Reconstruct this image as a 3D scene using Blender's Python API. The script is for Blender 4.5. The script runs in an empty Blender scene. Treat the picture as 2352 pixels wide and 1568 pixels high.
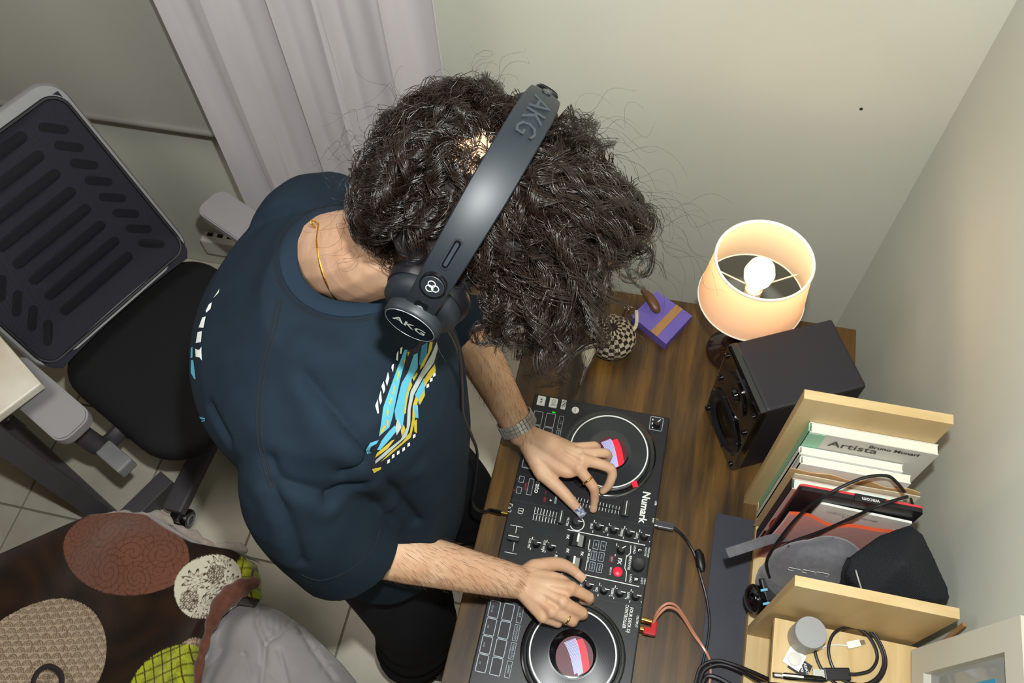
import bpy, bmesh, math, random
import numpy as np
from mathutils import Vector, Matrix
from mathutils.bvhtree import BVHTree
random.seed(7); rng = np.random.default_rng(7)
S = bpy.context.scene
COL = S.collection

# ------------------------------------------------------------------ camera
FPX = 1980.57
CAM = Vector((0.24225, -1.10006, 2.41465))
CR = Matrix(((0.975545, -0.169022, 0.140513), (0.216422, 0.850293, -0.479752), (-0.038388, 0.498430, 0.866080)))
cd = bpy.data.cameras.new('camera'); cam = bpy.data.objects.new('camera', cd); COL.objects.link(cam)
cd.sensor_width = 36.0; cd.lens = FPX / 2352 * 36.0; cd.clip_start = 0.02; cd.clip_end = 50
m4 = CR.to_4x4(); m4.translation = CAM; cam.matrix_world = m4
S.camera = cam

# ------------------------------------------------------------------ world, flash, exposure
w = bpy.data.worlds.new('room_ambience'); S.world = w; w.use_nodes = True
bg = w.node_tree.nodes['Background']; bg.inputs[0].default_value = (1.0, 0.72, 0.48, 1); bg.inputs[1].default_value = 0.06
fl = bpy.data.lights.new('camera_flash', 'POINT'); fl.shadow_soft_size = 0.022; fl.energy = 94.0; fl.color = (0.965, 1.0, 0.975)
flo = bpy.data.objects.new('camera_flash', fl); COL.objects.link(flo)
flo.location = CAM + CR @ Vector((0.045, 0.17, 0.0))
cl = bpy.data.lights.new('left_fill_light', 'AREA'); cl.shape = 'DISK'; cl.size = 0.9; cl.energy = 16.0; cl.color = (1.0, 0.95, 0.90)  # unseen area fill added to brighten the left of the room
clo = bpy.data.objects.new('left_fill_light', cl); COL.objects.link(clo); clo.location = (-1.1, -0.75, 2.68)
S.view_settings.view_transform = 'Standard'; S.view_settings.look = 'None'
S.view_settings.exposure = 0.0; S.view_settings.gamma = 1.0; S.view_settings.use_curve_mapping = False

# ------------------------------------------------------------------ measuring helpers
def ray(px, py):
    return CR @ Vector(((px - 1176) / FPX, -(py - 784) / FPX, -1.0))
def Z(px, py, z):
    d = ray(px, py); return CAM + d * ((z - CAM.z) / d.z)
def Yp(px, py, y):
    d = ray(px, py); return CAM + d * ((y - CAM.y) / d.y)
def Dp(px, py, depth):
    return CAM + ray(px, py) * depth

# ------------------------------------------------------------------ materials
def lin(c):
    if isinstance(c, str):
        c = c.lstrip('#'); c = [int(c[i:i+2], 16) for i in (0, 2, 4)]
    return tuple((v/255/12.92 if v/255 <= 0.04045 else ((v/255+0.055)/1.055)**2.4) for v in c) + (1.0,)
MATS = {}
def mat(name, col, rough=0.5, metal=0.0, spec=0.5, var=None, bump=None, emit=None, coat=0.0, sheen=0.0, sss=0.0, stretch=None, trans=0.0, alpha=1.0, aniso=0.0):
    """var=(scale,col2,contrast[,detail]) colour noise; bump=(scale,strength[,distance]); stretch = mapping scale"""
    m = bpy.data.materials.new(name); m.use_nodes = True; nt = m.node_tree; N = nt.nodes; Lk = nt.links
    b = N['Principled BSDF']; b.inputs['Base Color'].default_value = lin(col)
    b.inputs['Roughness'].default_value = rough; b.inputs['Metallic'].default_value = metal
    b.inputs['Specular IOR Level'].default_value = spec
    b.inputs['Coat Weight'].default_value = coat; b.inputs['Sheen Weight'].default_value = sheen
    b.inputs['Anisotropic'].default_value = aniso
    if sss:
        b.inputs['Subsurface Weight'].default_value = sss; b.inputs['Subsurface Radius'].default_value = (0.01, 0.004, 0.002); b.inputs['Subsurface Scale'].default_value = 0.5
    if trans: b.inputs['Transmission Weight'].default_value = trans
    if alpha < 1: b.inputs['Alpha'].default_value = alpha
    if emit:
        b.inputs['Emission Color'].default_value = lin(emit[0]); b.inputs['Emission Strength'].default_value = emit[1]
    if var or bump:
        tc = N.new('ShaderNodeTexCoord'); mp = N.new('ShaderNodeMapping'); Lk.new(tc.outputs['Object'], mp.inputs[0])
        if stretch: mp.inputs['Scale'].default_value = stretch
    if var:
        n = N.new('ShaderNodeTexNoise'); n.inputs['Scale'].default_value = var[0]; n.inputs['Detail'].default_value = var[3] if len(var) > 3 else 6
        Lk.new(mp.outputs[0], n.inputs['Vector'])
        r = N.new('ShaderNodeValToRGB'); k = var[2]
        r.color_ramp.elements[0].position = 0.5 - k; r.color_ramp.elements[1].position = 0.5 + k
        r.color_ramp.elements[0].color = lin(col); r.color_ramp.elements[1].color = lin(var[1])
        Lk.new(n.outputs[0], r.inputs[0]); Lk.new(r.outputs[0], b.inputs['Base Color'])
    if bump:
        n2 = N.new('ShaderNodeTexNoise'); n2.inputs['Scale'].default_value = bump[0]; n2.inputs['Detail'].default_value = 4
        Lk.new(mp.outputs[0], n2.inputs['Vector'])
        bp = N.new('ShaderNodeBump'); bp.inputs['Strength'].default_value = bump[1]; bp.inputs['Distance'].default_value = bump[2] if len(bump) > 2 else 0.002
        Lk.new(n2.outputs[0], bp.inputs['Height']); Lk.new(bp.outputs[0], b.inputs['Normal'])
    MATS[name] = m
    return m
def weave(name, col, col2, scale, rough=0.8, strength=0.6, dist=0.001, rot=0.0, spec=0.3, coord='Object'):
    """two crossed wave textures: woven cloth / mesh"""
    m = mat(name, col, rough, spec=spec); nt = m.node_tree; N = nt.nodes; Lk = nt.links; b = N['Principled BSDF']
    tc = N.new('ShaderNodeTexCoord'); mp = N.new('ShaderNodeMapping'); mp.inputs['Rotation'].default_value = (0, 0, rot); Lk.new(tc.outputs[coord], mp.inputs[0])
    ws = []
    for ax in ('X', 'Y'):
        wv = N.new('ShaderNodeTexWave'); wv.bands_direction = ax; wv.inputs['Scale'].default_value = scale; wv.inputs['Distortion'].default_value = 0.3
        Lk.new(mp.outputs[0], wv.inputs['Vector']); ws.append(wv)
    mx = N.new('ShaderNodeMath'); mx.operation = 'MULTIPLY'; Lk.new(ws[0].outputs['Fac'], mx.inputs[0]); Lk.new(ws[1].outputs['Fac'], mx.inputs[1])
    r = N.new('ShaderNodeValToRGB'); r.color_ramp.elements[0].color = lin(col); r.color_ramp.elements[1].color = lin(col2); r.color_ramp.elements[1].position = 0.6
    Lk.new(mx.outputs[0], r.inputs[0]); Lk.new(r.outputs[0], b.inputs['Base Color'])
    bp = N.new('ShaderNodeBump'); bp.inputs['Strength'].default_value = strength; bp.inputs['Distance'].default_value = dist
    Lk.new(mx.outputs[0], bp.inputs['Height']); Lk.new(bp.outputs[0], b.inputs['Normal'])
    return m
def wood(name, cols, scale, stretch, rough=0.45, bump=0.15, spec=0.4, knots=0.0):
    m = mat(name, cols[0], rough, spec=spec); nt = m.node_tree; N = nt.nodes; Lk = nt.links; b = N['Principled BSDF']
    tc = N.new('ShaderNodeTexCoord'); mp = N.new('ShaderNodeMapping'); mp.inputs['Scale'].default_value = stretch; Lk.new(tc.outputs['Object'], mp.inputs[0])
    n = N.new('ShaderNodeTexNoise'); n.inputs['Scale'].default_value = scale; n.inputs['Detail'].default_value = 9; n.inputs['Roughness'].default_value = 0.62; n.inputs['Distortion'].default_value = 0.4
    Lk.new(mp.outputs[0], n.inputs['Vector'])
    r = N.new('ShaderNodeValToRGB'); cr = r.color_ramp
    while len(cr.elements) < len(cols): cr.elements.new(0.5)
    for i, c in enumerate(cols):
        cr.elements[i].position = 0.28 + 0.44 * i / (len(cols) - 1); cr.elements[i].color = lin(c)
    Lk.new(n.outputs[0], r.inputs[0]); out = r.outputs[0]
    if knots:
        n3 = N.new('ShaderNodeTexNoise'); n3.inputs['Scale'].default_value = 5.5; n3.inputs['Detail'].default_value = 3; Lk.new(tc.outputs['Object'], n3.inputs['Vector'])
        mp3 = N.new('ShaderNodeMapping'); mp3.inputs['Scale'].default_value = (2.2, 0.8, 1); Lk.new(tc.outputs['Object'], mp3.inputs[0]); Lk.new(mp3.outputs[0], n3.inputs['Vector'])
        r3 = N.new('ShaderNodeValToRGB'); r3.color_ramp.elements[0].position = 0.40; r3.color_ramp.elements[1].position = 0.60
        r3.color_ramp.elements[0].color = (1 - knots,) * 3 + (1,); r3.color_ramp.elements[1].color = (1, 1, 1, 1)
        Lk.new(n3.outputs[0], r3.inputs[0])
        mm = N.new('ShaderNodeMix'); mm.data_type = 'RGBA'; mm.blend_type = 'MULTIPLY'; mm.inputs[0].default_value = 1.0
        Lk.new(out, mm.inputs[6]); Lk.new(r3.outputs[0], mm.inputs[7]); out = mm.outputs[2]
    Lk.new(out, b.inputs['Base Color'])
    bp = N.new('ShaderNodeBump'); bp.inputs['Strength'].default_value = bump; bp.inputs['Distance'].default_value = 0.001
    Lk.new(n.outputs[0], bp.inputs['Height']); Lk.new(bp.outputs[0], b.inputs['Normal'])
    return m
def vcol(name, rough=0.9, bump=None, sheen=0.0, spec=0.3):
    m = mat(name, '#808080', rough, spec=spec, bump=bump, sheen=sheen); nt = m.node_tree
    a = nt.nodes.new('ShaderNodeVertexColor'); a.layer_name = 'Col'; nt.links.new(a.outputs[0], nt.nodes['Principled BSDF'].inputs['Base Color'])
    return m

# ------------------------------------------------------------------ object helpers
def tag(o, label=None, cat=None, group=None, kind=None):
    if label: o['label'] = label
    if cat: o['category'] = cat
    if group: o['group'] = group
    if kind: o['kind'] = kind
    return o
def par(o, p):
    o.parent = p
    if p is not None: o.matrix_parent_inverse = p.matrix_world.inverted()
def thing(name, label, cat, loc=(0, 0, 0), group=None):
    o = bpy.data.objects.new(name, None); COL.objects.link(o); o.empty_display_size = 0.03
    o.matrix_world = Matrix.Translation(Vector(loc)); o.location = loc
    return tag(o, label, cat, group)
def setmat(me, m):
    if m is not None: me.materials.append(m if not isinstance(m, str) else MATS[m])
def mesh_obj(name, me, parent=None, loc=None, rot=None):
    o = bpy.data.objects.new(name, me); COL.objects.link(o)
    if loc is not None:
        mw = Matrix.Translation(Vector(loc))
        if rot is not None: mw = mw @ rot.to_4x4()
        o.matrix_world = mw
    par(o, parent)
    return o
class MB:
    def __init__(s): s.v = []; s.f = []; s.sm = []
    def add(s, vs, fs, smooth=False):
        b = len(s.v); s.v += [tuple(v) for v in vs]; s.f += [tuple(i + b for i in f) for f in fs]; s.sm += [smooth] * len(fs); return s
    def box(s, c, d, R=None, bev=0.0):
        """box centred at c with full sizes d, rotation R (3x3), optional chamfer"""
        c = Vector(c); h = Vector(d) / 2; R = R or Matrix.Identity(3)
        if bev <= 0:
            vs = [c + R @ Vector((x*h.x, y*h.y, z*h.z)) for z in (-1, 1) for y in (-1, 1) for x in (-1, 1)]
            return s.add(vs, [(0, 2, 3, 1), (4, 5, 7, 6), (0, 1, 5, 4), (2, 6, 7, 3), (0, 4, 6, 2), (1, 3, 7, 5)])
        bm = bmesh.new(); bmesh.ops.create_cube(bm, size=1)
        for v in bm.verts: v.co = Vector((v.co.x*d[0], v.co.y*d[1], v.co.z*d[2]))
        bmesh.ops.bevel(bm, geom=bm.edges[:], offset=bev, segments=2, affect='EDGES', profile=0.6)
        return s.bm(bm, c, R)
    def bm(s, bm, c=(0, 0, 0), R=None, smooth=False):
        R = R or Matrix.Identity(3); c = Vector(c); bm.verts.index_update()
        s.add([c + R @ v.co for v in bm.verts], [[v.index for v in f.verts] for f in bm.faces], smooth); bm.free(); return s
    def prism(s, pts, z0, z1, R=None, c=(0, 0, 0), smooth=False):
        """extruded polygon (2-D points ccw) from z0 to z1 in frame R,c"""
        R = R or Matrix.Identity(3); c = Vector(c); n = len(pts)
        vs = [c + R @ Vector((p[0], p[1], z0)) for p in pts] + [c + R @ Vector((p[0], p[1], z1)) for p in pts]
        fs = [tuple(range(n))[::-1], tuple(range(n, 2*n))] + [(i, (i+1) % n, n + (i+1) % n, n + i) for i in range(n)]
        b = len(s.v); s.add(vs, fs); 
        if smooth:
            for k in range(len(s.sm) - n, len(s.sm)): s.sm[k] = True
        return s
    def lathe(s, prof, c=(0, 0, 0), R=None, seg=32, smooth=True, caps=True):
        """prof = [(r,z)...]"""
        R = R or Matrix.Identity(3); c = Vector(c); n = len(prof); vs = []; fs = []
        for r, z in prof:
            for k in range(seg):
                a = 2*math.pi*k/seg; vs.append(c + R @ Vector((r*math.cos(a), r*math.sin(a), z)))
        for i in range(n-1):
            for k in range(seg):
                k2 = (k+1) % seg; fs.append((i*seg+k, i*seg+k2, (i+1)*seg+k2, (i+1)*seg+k))
        s.add(vs, fs, smooth)
        if caps:
            b = len(s.v) - n*seg
            if prof[0][0] > 1e-5: s.f.append(tuple(b + k for k in range(seg))[::-1]); s.sm.append(False)
            if prof[-1][0] > 1e-5: s.f.append(tuple(b + (n-1)*seg + k for k in range(seg))); s.sm.append(False)
        return s
    def tube(s, pts, r, seg=8, closed=False, cap=True, up=None, flat=1.0):
        """tube along points; r scalar or list; flat scales one cross axis"""
        pts = [Vector(p) for p in pts]; n = len(pts); rs = r if hasattr(r, '__len__') else [r]*n
        prev = None; vs = []; fs = []
        for i, p in enumerate(pts):
            if closed: t = pts[(i+1) % n] - pts[i-1]
            else: t = pts[min(i+1, n-1)] - pts[max(i-1, 0)]
            if t.length < 1e-9: t = Vector((0, 0, 1))
            t.normalize()
            if prev is None:
                u = Vector(up) if up is not None else (Vector((0, 0, 1)) if abs(t.z) < 0.9 else Vector((1, 0, 0)))
            else: u = prev
            u = u - t*u.dot(t)
            if u.length < 1e-6: u = t.orthogonal()
            u.normalize(); v = t.cross(u); prev = u
            for k in range(seg):
                a = 2*math.pi*k/seg; vs.append(p + u*(math.cos(a)*rs[i]*flat) + v*(math.sin(a)*rs[i]))
        m = n if closed else n-1
        for i in range(m):
            j = (i+1) % n
            for k in range(seg):
                k2 = (k+1) % seg; fs.append((i*seg+k, i*seg+k2, j*seg+k2, j*seg+k))
        b = len(s.v); s.add(vs, fs, True)
        if cap and not closed:
            s.f.append(tuple(b + k for k in range(seg))[::-1]); s.sm.append(False)
            s.f.append(tuple(b + (n-1)*seg + k for k in range(seg))); s.sm.append(False)
        return s
    def ball(s, c, r, R=None, u=14, v=9):
        """ellipsoid; r scalar or 3 radii"""
        r = r if hasattr(r, '__len__') else (r, r, r); R = R or Matrix.Identity(3); c = Vector(c)
        bm = bmesh.new(); bmesh.ops.create_uvsphere(bm, u_segments=u, v_segments=v, radius=1)
        for q in bm.verts: q.co = Vector((q.co.x*r[0], q.co.y*r[1], q.co.z*r[2]))
        return s.bm(bm, c, R, True)
    def grid(s, fn, nu, nv, smooth=True):
        vs = [fn(i/(nu-1), j/(nv-1)) for j in range(nv) for i in range(nu)]
        fs = [(j*nu+i, j*nu+i+1, (j+1)*nu+i+1, (j+1)*nu+i) for j in range(nv-1) for i in range(nu-1)]
        return s.add(vs, fs, smooth)
    def sheet(s, fn, nu, nv, th):
        """grid with thickness th along its normal"""
        P = [[Vector(fn(i/(nu-1), j/(nv-1))) for i in range(nu)] for j in range(nv)]
        Q = []
        for j in range(nv):
            for i in range(nu):
                a = P[j][min(i+1, nu-1)] - P[j][max(i-1, 0)]; b = P[min(j+1, nv-1)][i] - P[max(j-1, 0)][i]
                n = a.cross(b); n = n.normalized() if n.length > 1e-12 else Vector((0, 0, 1)); Q.append((P[j][i], P[j][i] - n*th))
        N = nu*nv; vs = [q[0] for q in Q] + [q[1] for q in Q]
        fs = [(j*nu+i, j*nu+i+1, (j+1)*nu+i+1, (j+1)*nu+i) for j in range(nv-1) for i in range(nu-1)]
        fs += [tuple(N + k for k in f[::-1]) for f in fs]
        rim = [i for i in range(nu)] + [j*nu+nu-1 for j in range(1, nv)] + [(nv-1)*nu+i for i in range(nu-2, -1, -1)] + [j*nu for j in range(nv-2, 0, -1)]
        fs += [(rim[k], N + rim[k], N + rim[(k+1) % len(rim)], rim[(k+1) % len(rim)]) for k in range(len(rim))]
        return s.add(vs, fs, True)
    def mesh(s, name, m):
        me = bpy.data.meshes.new(name); me.from_pydata(s.v, [], s.f); setmat(me, m)
        me.polygons.foreach_set('use_smooth', s.sm); me.update()
        if any(s.sm) and len(s.f) < 20000: me.set_sharp_from_angle(angle=math.radians(42))
        return me
    def build(s, name, m, parent=None, label=None):
        o = mesh_obj(name, s.mesh(name, m), parent)
        if label: o['label'] = label
        return o
def cat(pts, n=8, closed=False):
    """Catmull-Rom resample"""
    P = [Vector(p) for p in pts]; out = []; L = len(P)
    for i in range(L if closed else L-1):
        p0 = P[(i-1) % L] if closed else P[max(i-1, 0)]; p1 = P[i]; p2 = P[(i+1) % L]; p3 = P[(i+2) % L] if closed else P[min(i+2, L-1)]
        for k in range(n):
            t = k/n; out.append(0.5*((2*p1) + (p2-p0)*t + (2*p0-5*p1+4*p2-p3)*t*t + (3*p1-p0-3*p2+p3)*t**3))
    if not closed: out.append(P[-1])
    return out
def rrect(wd, ht, r, n=4, cx=0, cy=0):
    out = []
    for (sx, sy, a0) in ((1, 1, 0), (-1, 1, 90), (-1, -1, 180), (1, -1, 270)):
        for k in range(n+1):
            a = math.radians(a0 + 90*k/n); out.append((cx + sx*(wd/2-r) + r*math.cos(a), cy + sy*(ht/2-r) + r*math.sin(a)))
    return out
def frame(xa, ya):
    """3x3 with columns x,y,z from two direction vectors"""
    x = Vector(xa).normalized(); z = x.cross(Vector(ya)).normalized(); y = z.cross(x)
    return Matrix((x, y, z)).transposed()
def text_me(body, size, m, align='CENTER', ext=0.0, xs=1.0, bold=0.0, shear=0.0):
    cu = bpy.data.curves.new('lettering', 'FONT'); cu.body = body; cu.size = size; cu.align_x = align; cu.align_y = 'CENTER'; cu.extrude = ext
    cu.offset = bold; cu.resolution_u = 2; cu.shear = shear
    o = bpy.data.objects.new('lettering', cu); COL.objects.link(o); dg = bpy.context.evaluated_depsgraph_get()
    me = bpy.data.meshes.new_from_object(o.evaluated_get(dg)); bpy.data.objects.remove(o); bpy.data.curves.remove(cu)
    if xs != 1: 
        for v in me.vertices: v.co.x *= xs
    me.materials.clear(); setmat(me, m); return me
def text(body, size, m, loc, R, parent, name='lettering', **k):
    return mesh_obj(name, text_me(body, size, m, **k), parent, loc, R)
def remesh(mb, voxel, smooth=4, fac=0.5, name='tmp'):
    """union of closed shapes -> one continuous skin"""
    me = mb.mesh(name, None); o = bpy.data.objects.new(name, me); COL.objects.link(o)
    rm = o.modifiers.new('r', 'REMESH'); rm.mode = 'VOXEL'; rm.voxel_size = voxel; rm.adaptivity = 0
    if smooth:
        sm = o.modifiers.new('s', 'SMOOTH'); sm.iterations = smooth; sm.factor = fac
    dg = bpy.context.evaluated_depsgraph_get(); out = bpy.data.meshes.new_from_object(o.evaluated_get(dg))
    bpy.data.objects.remove(o); bpy.data.meshes.remove(me)
    out.polygons.foreach_set('use_smooth', [True]*len(out.polygons)); return out
def co_of(me):
    a = np.empty(len(me.vertices)*3); me.vertices.foreach_get('co', a); return a.reshape(-1, 3)
def no_of(me):
    a = np.empty(len(me.vertices)*3); me.vertices.foreach_get('normal', a); return a.reshape(-1, 3)
def set_co(me, a):
    me.vertices.foreach_set('co', np.ascontiguousarray(a).ravel()); me.update()
def bvh_of(me):
    return BVHTree.FromPolygons([v.co.copy() for v in me.vertices], [tuple(p.vertices) for p in me.polygons])
# ================================================================== the room
RWX = 0.80; BWY = 0.345
mat('plaster', '#d0d1c5', 0.85, var=(2.2, '#c6c7ba', 0.25), bump=(35, 0.25, 0.002), spec=0.25)
mat('plaster_right', '#d0d2c7', 0.7, var=(2.0, '#c4c6ba', 0.25), bump=(40, 0.22, 0.002), spec=0.3)
mat('grout', '#8d8778', 0.95)
mat('tile', '#d8d2c2', 0.55, var=(7, '#c4bca9', 0.22, 8), bump=(60, 0.10), spec=0.35)
def struct(o): o['kind'] = 'structure'; return o
fo = struct(MB().box((-1.0, -1.2, -0.03), (3.8, 3.3, 0.05)).build('floor', 'grout'))
T = 0.352; tm = MB().box((0, 0, 0), (T-0.006, T-0.006, 0.012), bev=0.0015).mesh('floor_tile', 'tile')
xs = [-0.405 + T*i for i in range(-6, 5)]; ys = [-0.605 + T*j for j in range(-6, 4)]
for i in range(len(xs)-1):
    for j in range(len(ys)-1):
        x1 = min(xs[i+1], RWX); y1 = min(ys[j+1], BWY)
        if x1 - xs[i] < 0.02 or y1 - ys[j] < 0.02: continue
        me = tm if (x1 == xs[i+1] and y1 == ys[j+1]) else MB().box((0, 0, 0), (x1-xs[i]-0.006, y1-ys[j]-0.006, 0.012), bev=0.0015).mesh('floor_tile', 'tile')
        mesh_obj('floor_tile', me, fo, ((xs[i]+x1)/2, (ys[j]+y1)/2, -0.006))
wb = struct(MB().box((-1.0, BWY + 0.05, 1.35), (3.75, 0.1, 2.8)).build('wall_back', 'plaster'))
wr = struct(MB().box((RWX + 0.05, -1.05, 1.35), (0.1, 2.9, 2.8)).build('wall_right', 'plaster_right'))
mat('spot', '#2b2420', 0.8); mat('filler', '#dcdace', 0.8)
p = Yp(1978, 250, BWY); MB().lathe([(0.0, -0.004), (0.0045, -0.004), (0.0035, 0.001), (0.0, 0.0015)], p, frame((1, 0, 0), (0, 0, 1)), 12).build('wall_spot', 'spot', wb)  # small dark disc set into the back wall
# roller blind
weave('blind_cloth', '#a5a39a', '#8a8880', 150, 0.85, 0.35, 0.0006)
mat('blind_bar', '#83817a', 0.6)
zb = Yp(300, 277, BWY-0.06).z
rb = thing('roller_blind', 'grey woven roller blind hanging over the window wall', 'blind', (-1.6, BWY-0.06, zb))
MB().sheet(lambda u, v: (-2.5 + 1.83*u, BWY-0.06 + 0.0003*math.sin(u*17), zb + (2.45-zb)*v), 30, 12, 0.0015).build('cloth', 'blind_cloth', rb)
MB().tube([(-2.5, BWY-0.062, zb), (-0.67, BWY-0.062, zb)], 0.011, 10).build('bottom_bar', 'blind_bar', rb)
MB().tube([(-2.5, BWY-0.045, 2.47), (-0.67, BWY-0.045, 2.47)], 0.025, 12).build('roller_tube', 'blind_bar', rb)
# curtain
mat('curtain_cloth', '#c2bcbf', 0.9, var=(9, '#b7b1b5', 0.2), bump=(160, 0.15, 0.001), sheen=0.2, spec=0.2, stretch=(1, 1, 0.3))
xl = Yp(395, 0, BWY-0.1).x; xr = Yp(996, 0, BWY-0.1).x
def curt(u, v):
    z = 0.32 + 2.1*v
    a = u*math.pi*2
    w_ = 1.0 - 0.06*math.sin(v*3)
    x = xl + (xr-xl)*u + 0.006*math.sin(a*5.2 + 1.0) - 0.03*(1-v)*(1-u)
    y = BWY - 0.115 + 0.017*(abs(math.sin(a*2.5 + 0.5*math.sin(a*2)))**0.7*2-1) * (0.7+0.3*(1-v)) + 0.004*math.sin(a*11 + 2*v) + 0.007*math.sin(a*3 + v*5) + 0.006*math.exp(-((u-0.2-0.12*v)/0.02)**2) - 0.008*math.exp(-((u-0.62+0.05*v)/0.008)**2)
    if u < 0.12: y -= 0.02*(0.12-u)/0.12
    return (x, y, z)
cu = MB().sheet(curt, 150, 40, 0.0015).build('curtain', 'curtain_cloth'); tag(cu, 'pale lilac grey curtain hanging in soft folds beside the blind', 'curtain')
# wall socket low on the wall behind the chair
mat('white_plastic', '#d9d6cc', 0.45)
mat('dark_hole', '#141210', 0.8)
pz = Yp(505, 560, BWY-0.03)
so = thing('wall_socket', 'small cream wall socket box low on the wall behind the office chair', 'socket', (pz.x, BWY, pz.z))
MB().box((pz.x, BWY-0.02, pz.z-0.02), (0.125, 0.04, 0.075), bev=0.006).build('housing', 'white_plastic', so)
for k in (-1, 0, 1): MB().box((pz.x + 0.035*k, BWY-0.012, pz.z+0.0185), (0.018, 0.012, 0.004)).build('slot', 'dark_hole', so)

# ================================================================== desk
wood('desk_wood', ['#291a09', '#4a3110', '#634516', '#7c571f'], 3.0, (14, 0.9, 3), 0.42, 0.2, 0.45, knots=0.55)
mat('desk_edge', '#7d5a2b', 0.5); mat('black_steel', '#17161a', 0.45, metal=0.3)
DX = 0.712; DZ = 0.75
dk = thing('desk', 'rustic dark brown wooden desk with black steel legs', 'desk', (0.35, -0.8, 0))
MB().box((DX/2, -0.80, DZ-0.0125), (DX, 1.60, 0.025), bev=0.002).build('tabletop', 'desk_wood', dk)
for sx in (0.06, DX-0.06):
    for sy in (-0.06, -1.54):
        MB().box((sx, sy, 0.3625), (0.04, 0.04, 0.725)).build('leg', 'black_steel', dk)
for sy in (-0.06, -1.54): MB().box((DX/2, sy, 0.705), (DX-0.16, 0.03, 0.03)).build('rail', 'black_steel', dk)
# ================================================================== DJ controller
mat('deck_top', '#1b1b20', 0.38, var=(30, '#222227', 0.3), bump=(900, 0.05, 0.0004), spec=0.4)
mat('deck_side', '#0d0d10', 0.5)
mat('rubber', '#101013', 0.55, bump=(400, 0.1, 0.0005))
mat('knob_grey', '#35373c', 0.35)
mat('print_white', '#e8ece8', 0.5)
mat('print_red', '#d0203a', 0.5)
mat('btn_white', '#dfe3df', 0.4, emit=('#dfe3df', 0.15))
mat('outline_blue', '#aebac4', 0.45)
mat('pad_rubber', '#232026', 0.55)
mat('vinyl', '#22262c', 0.28, spec=0.7, aniso=0.6)
mat('jog_rim', '#0b0b0d', 0.22, coat=0.5)
mat('screen_black', '#06060a', 0.12, coat=0.6)
mat('trail_red', '#c8182c', 0.4, emit=('#d0142a', 0.9))
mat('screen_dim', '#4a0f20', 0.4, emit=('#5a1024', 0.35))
mat('trail_lilac', '#a9b0e6', 0.4, emit=('#a8aee8', 0.8))
mat('led_red', '#e0122c', 0.35, emit=('#e8102c', 1.1))
mat('led_green', '#17b83a', 0.35, emit=('#14c038', 0.8))
mat('strip_glass', '#2a3a44', 0.2)
mat('metal_paddle', '#a9adb0', 0.25, metal=0.9)
RU = frame((0, -1, 0), (1, 0, 0))          # lettering reads from the left deck to the right deck
CZ = 0.805
ctl = thing('dj_controller', 'black two deck mixing controller lying on the wooden desk', 'controller', (0.195, -0.61, DZ))
cy0, cy1, cx0, cx1 = -0.319, -0.905, 0.055, 0.336
body = MB().box(((cx0+cx1)/2, (cy0+cy1)/2, 0.7805), (cx1-cx0, cy0-cy1, 0.045), bev=0.003).build('chassis', 'deck_side', ctl)
MB().prism(rrect(cx1-cx0-0.006, cy0-cy1-0.006, 0.006), 0.803, CZ, c=((cx0+cx1)/2, (cy0+cy1)/2, 0)).build('faceplate', 'deck_top', body)
for sx in (cx0+0.03, cx1-0.03):
    for sy in (cy0-0.03, cy1+0.03): MB().lathe([(0.010, DZ), (0.011, 0.758)], (sx, sy, 0), seg=12).build('rubber_foot', 'rubber', ctl)
def U(px, py, dz=0.0): return Z(px, py, CZ + dz)
def fline(p, q, wdt, name='printed_line', m='print_white', z=CZ+0.0004):
    a = Vector((p[0], p[1], z)); b = Vector((q[0], q[1], z)); d = (b-a); L_ = d.length
    if L_ < 1e-6: return
    o = MB().box((a+b)/2, (L_, wdt, 0.0004), frame(d, Vector((0, 0, 1)).cross(d))); return o
def lines(segs, wdt, name, parent, m='print_white', z=CZ+0.0004):
    mb = MB()
    for p, q in segs:
        a = Vector((p[0], p[1], z)); b = Vector((q[0], q[1], z)); d = b - a
        if d.length > 1e-6: mb.box((a+b)/2, (d.length, wdt, 0.0004), frame(d, Vector((0, 0, 1)).cross(d)))
    return mb.build(name, m, parent)
def ringframe(wd, ht, r, t, z0, z1):
    o = rrect(wd, ht, r, 3); i = rrect(wd-2*t, ht-2*t, max(r-t, 0.0005), 3); n = len(o); mb = MB()
    vs = [(p[0], p[1], z0) for p in o] + [(p[0], p[1], z1) for p in o] + [(p[0], p[1], z0) for p in i] + [(p[0], p[1], z1) for p in i]
    fs = []
    for k in range(n):
        j = (k+1) % n; fs += [(k, j, n+j, n+k), (n+k, n+j, 3*n+j, 3*n+k), (3*n+k, 3*n+j, 2*n+j, 2*n+k)]
    return mb.add(vs, fs)
def bar(wd, ht, h, m, name, r=0.001): return MB().prism(rrect(wd, ht, r, 3), 0, h).mesh(name, m)
# ---- pads and mode buttons (x = depth, y = width)
pad_me = bar(0.0165, 0.028, 0.0025, 'pad_rubber', 'performance_pad', 0.002); pad_fr = ringframe(0.0195, 0.031, 0.0025, 0.0013, 0, 0.0028).mesh('pad_outline', 'outline_blue')
mode_me = bar(0.0072, 0.027, 0.0016, 'deck_side', 'mode_button'); mode_fr = ringframe(0.0095, 0.029, 0.001, 0.0008, 0, 0.0018).mesh('button_outline', 'outline_blue')
def pad(p, me, fr, name, rim):
    o = mesh_obj(name, me, ctl, (p.x, p.y, CZ)); mesh_obj(rim, fr, o, (p.x, p.y, CZ)); return o
row = [(1135.4, 1399.5), (1125.8, 1440), (1117, 1481), (1107.7, 1523.3)]; row2 = [(1167.2, 1406.4), (1158, 1447), (1149.4, 1487.8), (1140.4, 1530.8)]; row3 = [(1193, 1414.8), (1185.7, 1453), (1177.3, 1494.3), (1168, 1536.4)]
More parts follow.
